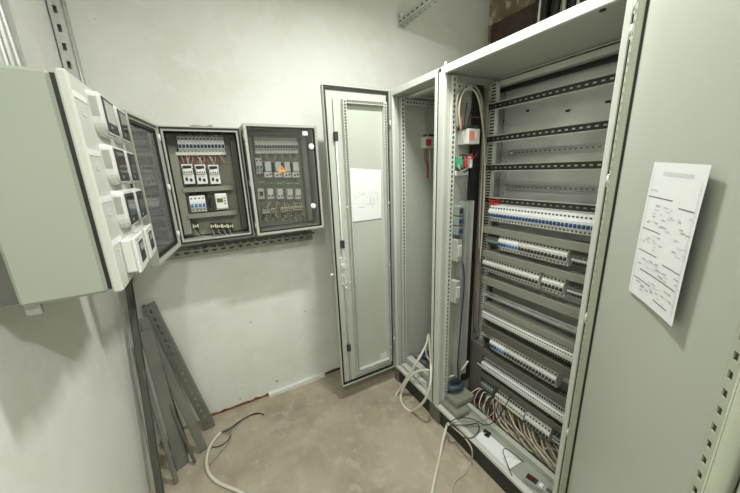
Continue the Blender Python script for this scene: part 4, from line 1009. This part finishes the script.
lean('steel_profile', g(203.5, 450), px(142, 318, 1, 2.02), .046, .010, 'bar_pale', 'flat pale bar second from the right among the leaning profiles', 'f', V((1, .35, 0)))
lean('steel_profile', g(194.5, 462), px(141, 340, 1, 1.985), .014, .018, 'bar', 'thin dark bar in the middle of the leaning profiles', 'f', V((1, .4, 0)))
lean('steel_profile', g(183, 466), px(146, 330, 1, 1.95), .066, .006, 'bar_pale', 'wide flat plate third from the left among the leaning profiles', 'l', V((1, .5, 0)))
lean('steel_profile', g(189, 452), px(150, 338, 1, 2.0), .020, .012, 'bar', 'dark narrow angle behind the wide plate among the leaning profiles', 'l', V((1, .4, 0)))
lean('steel_profile', g(176, 482), px(143, 370, 1, 1.83), .022, .012, 'bar_pale', 'narrow pale bar second from the left among the leaning profiles', 'f', V((1, .5, 0)))
lean('steel_profile', g(161, 500), px(126.5, 272, 1, 2.0), .034, .030, 'bar', 'tall channel leaning into the left corner, leftmost of the leaning profiles', 'l', V((1, .5, 0)))

# cable on the floor by the back wall
cable('power_cable', [px(262, 505, 2, .010), px(240, 492, 2, .010), px(216, 481, 2, .010), px(207, 468, 2, .010), px(208, 452, 2, .010), px(214, 440, 2, .011), px(221, 432.5, 2, .012)], .0085, 'cable_white', 'white cable lying on the floor near the leaning profiles, dark cores bared', 'cable', n=10)
cores = [[(221, 432.5), (230, 428), (240, 421), (250, 415.5), (260, 413.5), (264, 415)], [(221, 432.5), (231, 429), (243, 419), (253, 414), (259, 413), (262, 414)],
         [(221, 432.5), (228, 429), (231, 433), (228, 440), (220, 446), (212, 447)], [(221, 432.5), (229, 430), (231, 436), (226, 446), (217, 456), (209, 466)]]
for i, c in enumerate(cores):
    pts = [px(x, y, 2, .012 if k == 0 else .006+.012*(k == 1 or k == 2)*(1+i % 2)) for k, (x, y) in enumerate(c)]
    cable('wire', pts, .003, 'cable_black' if i != 3 else 'cable_grey', ('upper long black core fanning from the white floor cable', 'lower long black core fanning from the white floor cable', 'short black core curling back from the white floor cable', 'grey core curling back over the white floor cable')[i], 'wire', n=6)
# cables along the right wall above the wide cabinet
for i, (xx, m, rd) in enumerate(((537, 'cable_black', .02), (541, 'cable_white', .010), (547, 'cable_black', .03), (556, 'cable_black', .028), (561, 'cable_white', .012), (566, 'cable_beige', .012), (573, 'cable_black', .022), (579, 'cable_white', .010), (585, 'cable_black', .025))):
    q = px(xx, 10, 0, XR-.14-.02*(i % 2))
    cable('cable', [(q.x, q.y, ZC-.001), (q.x-.01, q.y+.012*(i % 3-1), 2.75), (q.x, q.y+.01, 2.45), (q.x+.01, q.y, 1.6), (q.x, q.y, .05)], rd, m, 'cable dropping in front of the brown wall behind the wide cabinet', 'cable', 'cables dropping along the brown wall')

# small chips and pin holes in the back wall
M['chip'] = mat('bare_plaster', (.25, .23, .18), .9)
b = MB().frame((0, YB, 0), X, Z, -Y)
rr = random.Random(9)
for (cx, cy, s) in ((277, 381, .010), (251, 322, .006), (305, 311, .006), (241, 388, .004), (213, 390, .004), (240, 399, .006), (250, 396, .005), (300, 337, .004), (95, 19, .003)):
    q = px(cx, cy, 1, YB); n = 7
    b.poly([(q.x+math.cos(2*PI*k/n)*s*rr.uniform(.5, 1.3), q.z+math.sin(2*PI*k/n)*s*rr.uniform(.4, 1.1)) for k in range(n)], 0, .0008)
struct(b, 'trim_4', 'chip')

# ------------------------------------------------------------------ lamps
def batten(x, y, L, rz, power, label, col=(.985, 1, .955)):
    ZL = 2.76
    r = thing('hanging_lamp', label, 'lamp', (x, y, ZL), rz)
    for k in (-1, 1):
        b = MB(); b.cyl((0, k*L*.35, .079), (0, k*L*.35, ZC-ZL), .006); b.build('hanger', 'zinc', r, world=False)
    b = MB(); b.box((-.05, -L/2, .0), (.05, L/2, .08), .004); b.build('housing', 'white', r, world=False)
    b = MB(); b.box((-.04, -L/2+.02, -.03), (.04, L/2-.02, -.001), .01); b.build('diffuser', 'tube', r, world=False)
    ld = bpy.data.lights.new('lamp_light', 'AREA'); ld.shape = 'RECTANGLE'; ld.size = .08; ld.size_y = L-.04; ld.energy = power; ld.color = col
    lo = bpy.data.objects.new('lamp_light', ld); COL.objects.link(lo); lo.location = (x, y, ZL-.035); lo.rotation_euler = (0, 0, rz)
    return r
batten(.78, -.50, .36, PI/2, 12, 'white hanging lamp behind the viewpoint')
batten(.86, 1.02, .30, PI/2, 14, 'white hanging lamp in front of the cabinets')
batten(-.12, -.35, .36, 0, 9.5, 'white hanging lamp along the left wall')
wd = bpy.data.worlds.new('world'); SC.world = wd; wd.use_nodes = True
wd.node_tree.nodes['Background'].inputs['Color'].default_value = (.9, 1, .9, 1); wd.node_tree.nodes['Background'].inputs['Strength'].default_value = .05
SC.view_settings.view_transform = 'Standard'; SC.view_settings.look = 'None'; SC.view_settings.gamma = 1; SC.view_settings.use_curve_mapping = False
SC.view_settings.exposure = 0.95
